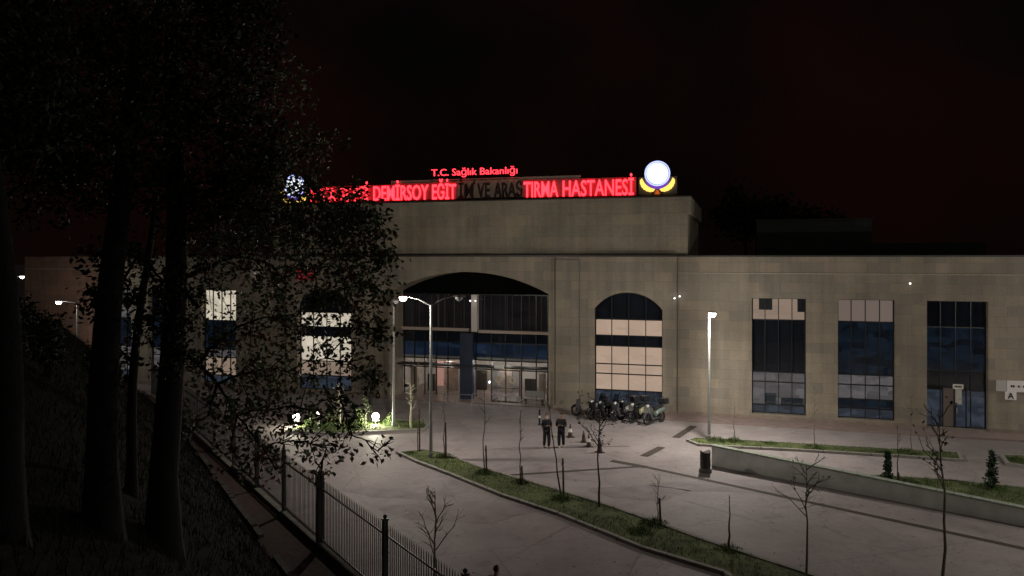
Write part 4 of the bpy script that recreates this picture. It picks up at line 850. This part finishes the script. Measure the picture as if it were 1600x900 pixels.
def barrier(u, v, label, L=2.0, rz=RA):
    X, Y = G(u, v); t = empty('metal_barrier', (X,Y,.0), rz, label, 'barrier', 'metal barriers at the entrance'); s = MB()
    s.tube([(0,0,0),(0,0,1.0),(.06,0,1.06),(L-.06,0,1.06),(L,0,1.0),(L,0,0)], .024, 7); s.tube([(0,0,.5),(L,0,.5)], .018, 6); s.tube([(L/2,0,0),(L/2,0,1.05)], .018, 6); s.build('rail_frame', M['steel'], t)
    s = MB(); s.box(-.04,.04,-.12,.12,.0,.015); s.box(L-.04,L+.04,-.12,.12,0,.015); s.build('foot_plate', M['steel'], t)
barrier(692, 640, 'leftmost metal barrier before the portal'); barrier(738, 640, 'second metal barrier from the left before the portal'); barrier(775, 643, 'long metal barrier right before the doors', 1.6); barrier(818, 640, 'rightmost metal barrier by the portal jamb', 1.5)
X, Y = G(820, 632); t = empty('waiting_bench', (X, Y, .0), RA, 'metal slatted bench inside the portal beside the right jamb', 'bench'); s = MB()
for z in (.45,): s.box(0, 1.3, -.2, .2, .42, .46)
s.box(0, 1.3, .18, .22, .55, .9); s.build('seat', M['steel'], t); s = MB(); s.box(.05,.1,-.18,.18,0,.42); s.build('leg', M['bk'], t); s = MB(); s.box(1.2,1.25,-.18,.18,0,.42); s.build('leg', M['bk'], t)
# ------------------------------------------------------------------ scooters
def scooter(u, v, rz, label, mb_, mp, box=True, screen=False, lean=.09):
    X, Y = G(u, v); t = empty('scooter', (X,Y,0), rz, label, 'scooter', 'scooters parked under the arched window'); t.rotation_euler = (lean, 0, rz); t.scale = (1.12, 1.2, 1.15)
    for x in (-.62, .62):
        w_ = MB(); 
        ring = [(.25+.05*math.cos(a), .055*math.sin(a)) for a in [i*math.pi/5 for i in range(11)]]; w_.lathe(ring, 22, (x,0,.30), axis='y'); wo = w_.build('wheel', M['tyre'], t, smooth=True)
        r_ = MB(); r_.lathe([(.21,-.03),(.21,.03)], 20, (x,0,.30), axis='y'); r_.lathe([(.001,-.05),(.05,-.05),(.05,.05),(.001,.05)], 10, (x,0,.3), axis='y')
        for k in range(5): a = k*1.2566; r_.bar((x,0,.3), (x+.21*math.cos(a),0,.3+.21*math.sin(a)), .03)
        r_.build('rim', M['rim'], wo)
    def hull(rows, n=10):      # rows along a path: centre (x,z), half width, half height
        s = MB(); b = 0
        for (x, z, w_, h) in rows:
            for k in range(n):
                a = 2*math.pi*k/n; s.v.append((x+0, w_*math.copysign(abs(math.cos(a))**.7, math.cos(a)), z+h*math.copysign(abs(math.sin(a))**.7, math.sin(a))))
        for i in range(len(rows)-1):
            for k in range(n): s.f.append((i*n+k, i*n+(k+1)%n, (i+1)*n+(k+1)%n, (i+1)*n+k)); s.m.append(0)
        s.f.append(tuple(range(n))); s.m.append(0); s.f.append(tuple((len(rows)-1)*n+k for k in range(n))); s.m.append(0); return s
    hull([(-1.0,.72,.04,.04),(-.88,.68,.12,.1),(-.6,.64,.17,.14),(-.25,.6,.18,.14),(-.05,.5,.15,.14),(.0,.42,.12,.1)]).build('rear_body', M[mp], t, smooth=True)
    s = MB(); s.box(-.15,.36,-.17,.17,.26,.34); s.build('footboard', M[mb_], t, bevel=.02)
    s = MB(); s.prism([(.30,.28),(.42,.26),(.60,.62),(.56,.92),(.46,.98),(.42,.9),(.44,.65)], -.2, .2); s.build('leg_shield', M[mb_], t, bevel=.04)
    s = MB(); s.lathe([(.30,-.07),(.335,-.05),(.335,.05),(.30,.07)], 24, (.62,0,.30), axis='y'); s.v = [(x,y,z) for x,y,z in s.v]; s2 = MB()
    for f in s.f:
        c = sum((Vector(s.v[i]) for i in f), Vector())/len(f)
        if c.z > .42: s2.poly([s.v[i] for i in f])
    s2.build('mudguard', M[mb_], t, smooth=True)
    s = MB(); s.tube([(.62,.07,.3),(.56,.07,.6),(.48,0,.95),(.42,0,1.08)], .025, 7); s.tube([(.62,-.07,.3),(.56,-.07,.6),(.5,0,.9)], .025, 7); s.build('fork', M['rim'], t)
    s = MB(); s.tube([(.32,-.36,1.08),(.4,-.18,1.1),(.44,0,1.06),(.4,.18,1.1),(.32,.36,1.08)], .022, 7)
    for y in (-.33,.33): s.tube([(.4,y*.8,1.1),(.42,y*1.1,1.3)], .008, 5); s.lathe([(.001,-.01),(.055,-.01),(.06,.01),(.001,.02)], 10, (.42,y*1.15,1.33), axis='x')
    s.build('handlebar', M['bk'], t)
    s = MB(); s.lathe([(.001,.09),(.08,.06),(.1,.0),(.1,-.05)], 14, (.52,0,.94), axis='x'); s.build('headlight', M['lens'], t, smooth=True)
    s = hull([(-.78,.83,.08,.03),(-.6,.84,.14,.055),(-.3,.82,.15,.06),(-.05,.76,.10,.05),(.0,.74,.05,.02)]); s.build('seat', M['seat'], t, smooth=True)
    s = MB(); s.box(-.98,-.9,-.09,.09,.66,.76); s.build('tail_light', M['sred'], t, bevel=.01)
    if box: s = MB(); s.box(-1.12,-.72,-.2,.2,.9,1.2); s.build('top_box', M['bk'], t, bevel=.05)
    if screen: s = MB(); s.prism([(.48,1.0),(.5,1.0),(.36,1.42),(.34,1.42)], -.2, .2); s.build('windscreen', M['shield'], t, bevel=.005)
    s = MB(); s.tube([(-.1,.1,.28),(-.2,.2,.02)], .015, 6); s.tube([(-.35,-.15,.25),(-.85,-.19,.34)], [.05,.055], 10); s.build('stand_and_exhaust', M['rim'], t)
    return t
scooter(986, 655, R(200), 'all black scooter half hidden behind the white panelled one', 'bk', 'bk', True)
scooter(938, 654, R(212), 'dark green scooter without a box, second from the left', 'bk', 'sdg', False)
scooter(917, 651, R(160), 'white edged black scooter standing apart at the left of the row', 'sg', 'sw', True)
scooter(952, 656, R(205), 'black scooter with windscreen, left one of the packed row', 'bk', 'bk', False, True)
scooter(974, 657, R(215), 'white panelled scooter in the middle of the packed row', 'sg', 'sw', True, True)
scooter(999, 659, R(225), 'pale yellow scooter in the packed row', 'bk', 'sy', False)
scooter(1023, 662, R(222), 'grey scooter with pale green side panel at the right end', 'sg', 'sgn', True)
# ------------------------------------------------------------------ people
def skin_mesh(V, E, rad):
    me = bpy.data.meshes.new('sk'); me.from_pydata(V, E, []); o = bpy.data.objects.new('sk', me); C.objects.link(o)
    md = o.modifiers.new('s', 'SKIN'); md.use_smooth_shade = True; sb = o.modifiers.new('b', 'SUBSURF'); sb.levels = 1
    lay = me.skin_vertices[0] if me.skin_vertices else None
    if lay is None:
        bm = bmesh.new(); bm.from_mesh(me); bm.verts.layers.skin.verify(); bm.to_mesh(me); bm.free(); lay = me.skin_vertices[0]
    for i, r_ in enumerate(rad):
        lay.data[i].radius = r_ if hasattr(r_, '__len__') else (r_, r_); lay.data[i].use_root = (i == 0)
    bpy.context.view_layer.update()
    out = bpy.data.meshes.new_from_object(o.evaluated_get(bpy.context.evaluated_depsgraph_get()))
    vs = [tuple(v.co) for v in out.vertices]; fs = [tuple(p.vertices) for p in out.polygons]
    bpy.data.objects.remove(o); bpy.data.meshes.remove(me); bpy.data.meshes.remove(out); return vs, fs
def joinm(parts, name, m, parent):
    s = MB()
    for vs, fs in parts:
        b = len(s.v); s.v += vs; s.f += [tuple(b+i for i in f) for f in fs]; s.m += [0]*len(fs)
    return s.build(name, m, parent, smooth=True)
def person(X, Y, rz, label, top, bottom, shoes, phase, coat_len=0, mask=False, holding=True):
    # local: faces -y; z up
    t = empty('person', (X,Y,0), rz, label, 'person')
    sg = phase
    hip = {1:(.09,0,.93), -1:(-.09,0,.93)}; knee = {1:(.10,-.06-.07*sg,.51), -1:(-.10,-.06+.07*sg,.51)}; ank = {1:(.10,-.10*sg+.02,.09), -1:(-.10,.10*sg+.02,.09)}
    V = [(0,0,.95),(0,.0,1.12),(0,.01,1.32),(0,.02,1.45),(0,.0,1.53),(0,-.02,1.60),(0,-.03,1.68),(0,-.01,1.74)]; E = [(0,1),(1,2),(2,3),(3,4),(4,5),(5,6),(6,7)]
    rad = [(.15,.11),(.135,.095),(.17,.11),(.13,.085),(.052,.055),(.068,.075),(.078,.095),(.06,.075)]
    hands = {}
    for k in (1,-1):
        b = len(V); V += [hip[k], knee[k], ank[k], (ank[k][0]+.01*k, ank[k][1]-.14, .05)]; E += [(0,b),(b,b+1),(b+1,b+2),(b+2,b+3)]; rad += [.095,.06,.042,(.04,.03)]
        b = len(V)
        if holding: el = (.25*k, -.03, 1.13); wr = (.085*k, -.25, 1.19)
        else: el = (.26*k, .03, 1.13); wr = (.25*k, -.06, .9)
        V += [(.185*k,.015,1.42), el, wr]; E += [(3,b),(b,b+1),(b+1,b+2)]; rad += [.062,.042,.03]; hands[k] = (Vector(el), Vector(wr))
    body = [skin_mesh(V, E, rad)]
    for k in (1,-1):
        el, wr = hands[k]; d = (wr-el).normalized(); up = Vector((0,0,1)); side = d.cross(up).normalized(); pal = wr+d*.07
        body.append(skin_mesh([tuple(wr-d*.02), tuple(wr+d*.04), tuple(pal)], [(0,1),(1,2)], [(.026,.02),(.036,.016),(.038,.014)]))
        for fi, (o_, Lf) in enumerate(((-.028,.062),(-.009,.074),(.010,.070),(.028,.055))):
            b0 = pal+side*o_*.8-d*.015; b1 = pal+side*o_+d*Lf*.45+up*.008; b2 = pal+side*o_+d*Lf*.75+up*.03; b3 = pal+side*o_*.9+d*Lf*.72+up*.055
            body.append(skin_mesh([tuple(q) for q in (b0,b1,b2,b3)], [(0,1),(1,2),(2,3)], [.009,.009,.008,.007]))
        ins = -side if (side.x*k) > 0 else side; b0 = wr+d*.03+ins*.02; b1 = wr+d*.06+ins*.045+up*.02; b2 = wr+d*.085+ins*.045+up*.04
        body.append(skin_mesh([tuple(q) for q in (b0,b1,b2)], [(0,1),(1,2)], [.011,.010,.008]))
    # nose and ears
    body.append(skin_mesh([(0,-.09,1.655),(0,-.122,1.628)], [(0,1)], [.010,.014]))
    for k in (1,-1): body.append(skin_mesh([(.072*k,-.02,1.66),(.082*k,-.015,1.62)], [(0,1)], [(.012,.02),(.010,.014)]))
    joinm(body, 'body', M['skin'], t)
    s = MB()
    for k in (1,-1): s.lathe([(.001,-.012),(.012,-.006),(.001,.0)], 8, (.03*k,-.108,1.665), axis='y')
    s.build('eyes', M['eye'], t); s = MB(); s.box(-.024,.024,-.115,-.105,1.588,1.600); s.build('mouth', M['lip'], t)
    if mask: s = MB(); s.lathe([(.001,-.135),(.045,-.12),(.07,-.07)], 12, (0,0,1.61), axis='y'); s.build('face_mask', M['mask'], t, smooth=True)
    hr = skin_mesh([(0,.03,1.62),(0,.02,1.70),(0,-.02,1.755),(0,-.06,1.745)], [(0,1),(1,2),(2,3)], [(.07,.07),(.088,.095),(.078,.075),(.06,.03)]); joinm([hr], 'hair', M['hair'], t)
    # jacket
    V = [(0,0,1.0-coat_len),(0,0,1.14),(0,.01,1.33),(0,.02,1.45),(0,.02,1.52)]; E = [(0,1),(1,2),(2,3),(3,4)]; rad = [(.225,.17),(.205,.155),(.225,.155),(.17,.12),(.08,.08)]
    for k in (1,-1):
        b = len(V); el, wr = hands[k]; V += [(.195*k,.015,1.41), tuple(el), tuple(wr.lerp(el,.06))]; E += [(3,b),(b,b+1),(b+1,b+2)]; rad += [.092,.072,.055]
    joinm([skin_mesh(V, E, rad)], 'jacket', M[top], t)
    V = [(0,0,.96)]; E = []; rad = [(.165,.125)]
    for k in (1,-1): b = len(V); V += [hip[k], knee[k], ank[k]]; E += [(0,b),(b,b+1),(b+1,b+2)]; rad += [.128,.098,.078]
    joinm([skin_mesh(V, E, rad)], 'trousers', M[bottom], t)
    for k in (1,-1):
        a = Vector(ank[k]); joinm([skin_mesh([(a.x,a.y+.05,.05),(a.x,a.y-.05,.055),(a.x+.01*k,a.y-.17,.042)], [(0,1),(1,2)], [(.045,.045),(.05,.048),(.045,.035)])], 'shoe', M[shoes], t)
    if holding:
        ph = empty('phone', tuple(Matrix.Rotation(rz,3,'Z')@Vector((0,-.34,1.25))+Vector((X,Y,0))), rz, 'glowing phone held by the '+('left' if X < 2.4 else 'right')+' walker', 'phone', 'phones held by the walkers')
        ph.rotation_euler = (R(-38), 0, rz)
        s = MB(); s.box(-.04,.04,-.008,0,-.08,.08); s.build('casing', M['phone'], ph, bevel=.003)
        s = MB(); s.box(-.036,.036,.001,.003,-.074,.074); s.build('screen', M['screen'], ph)
        point('screen_light', (0,.06,0), .12, (.9,.93,1), .04, ph)
    return t
X, Y = G(854, 700); person(X, Y, R(14), 'person in a long dark jacket looking down at a phone, left of the two walkers', 'jacket', 'trous', 'shoe', 1, .14, True)
X, Y = G(877, 699); person(X, Y, R(-12), 'person in a short dark jacket and pale shoes, right one of the two walkers', 'jacket', 'trous', 'shoew', -1, .04)
person(-.42, 20.4, R(150), 'dark haired person at the bottom edge of the picture, only the head in view', 'navy', 'trous', 'shoe', 1, .05, False, False)
print('objects', len(bpy.data.objects))
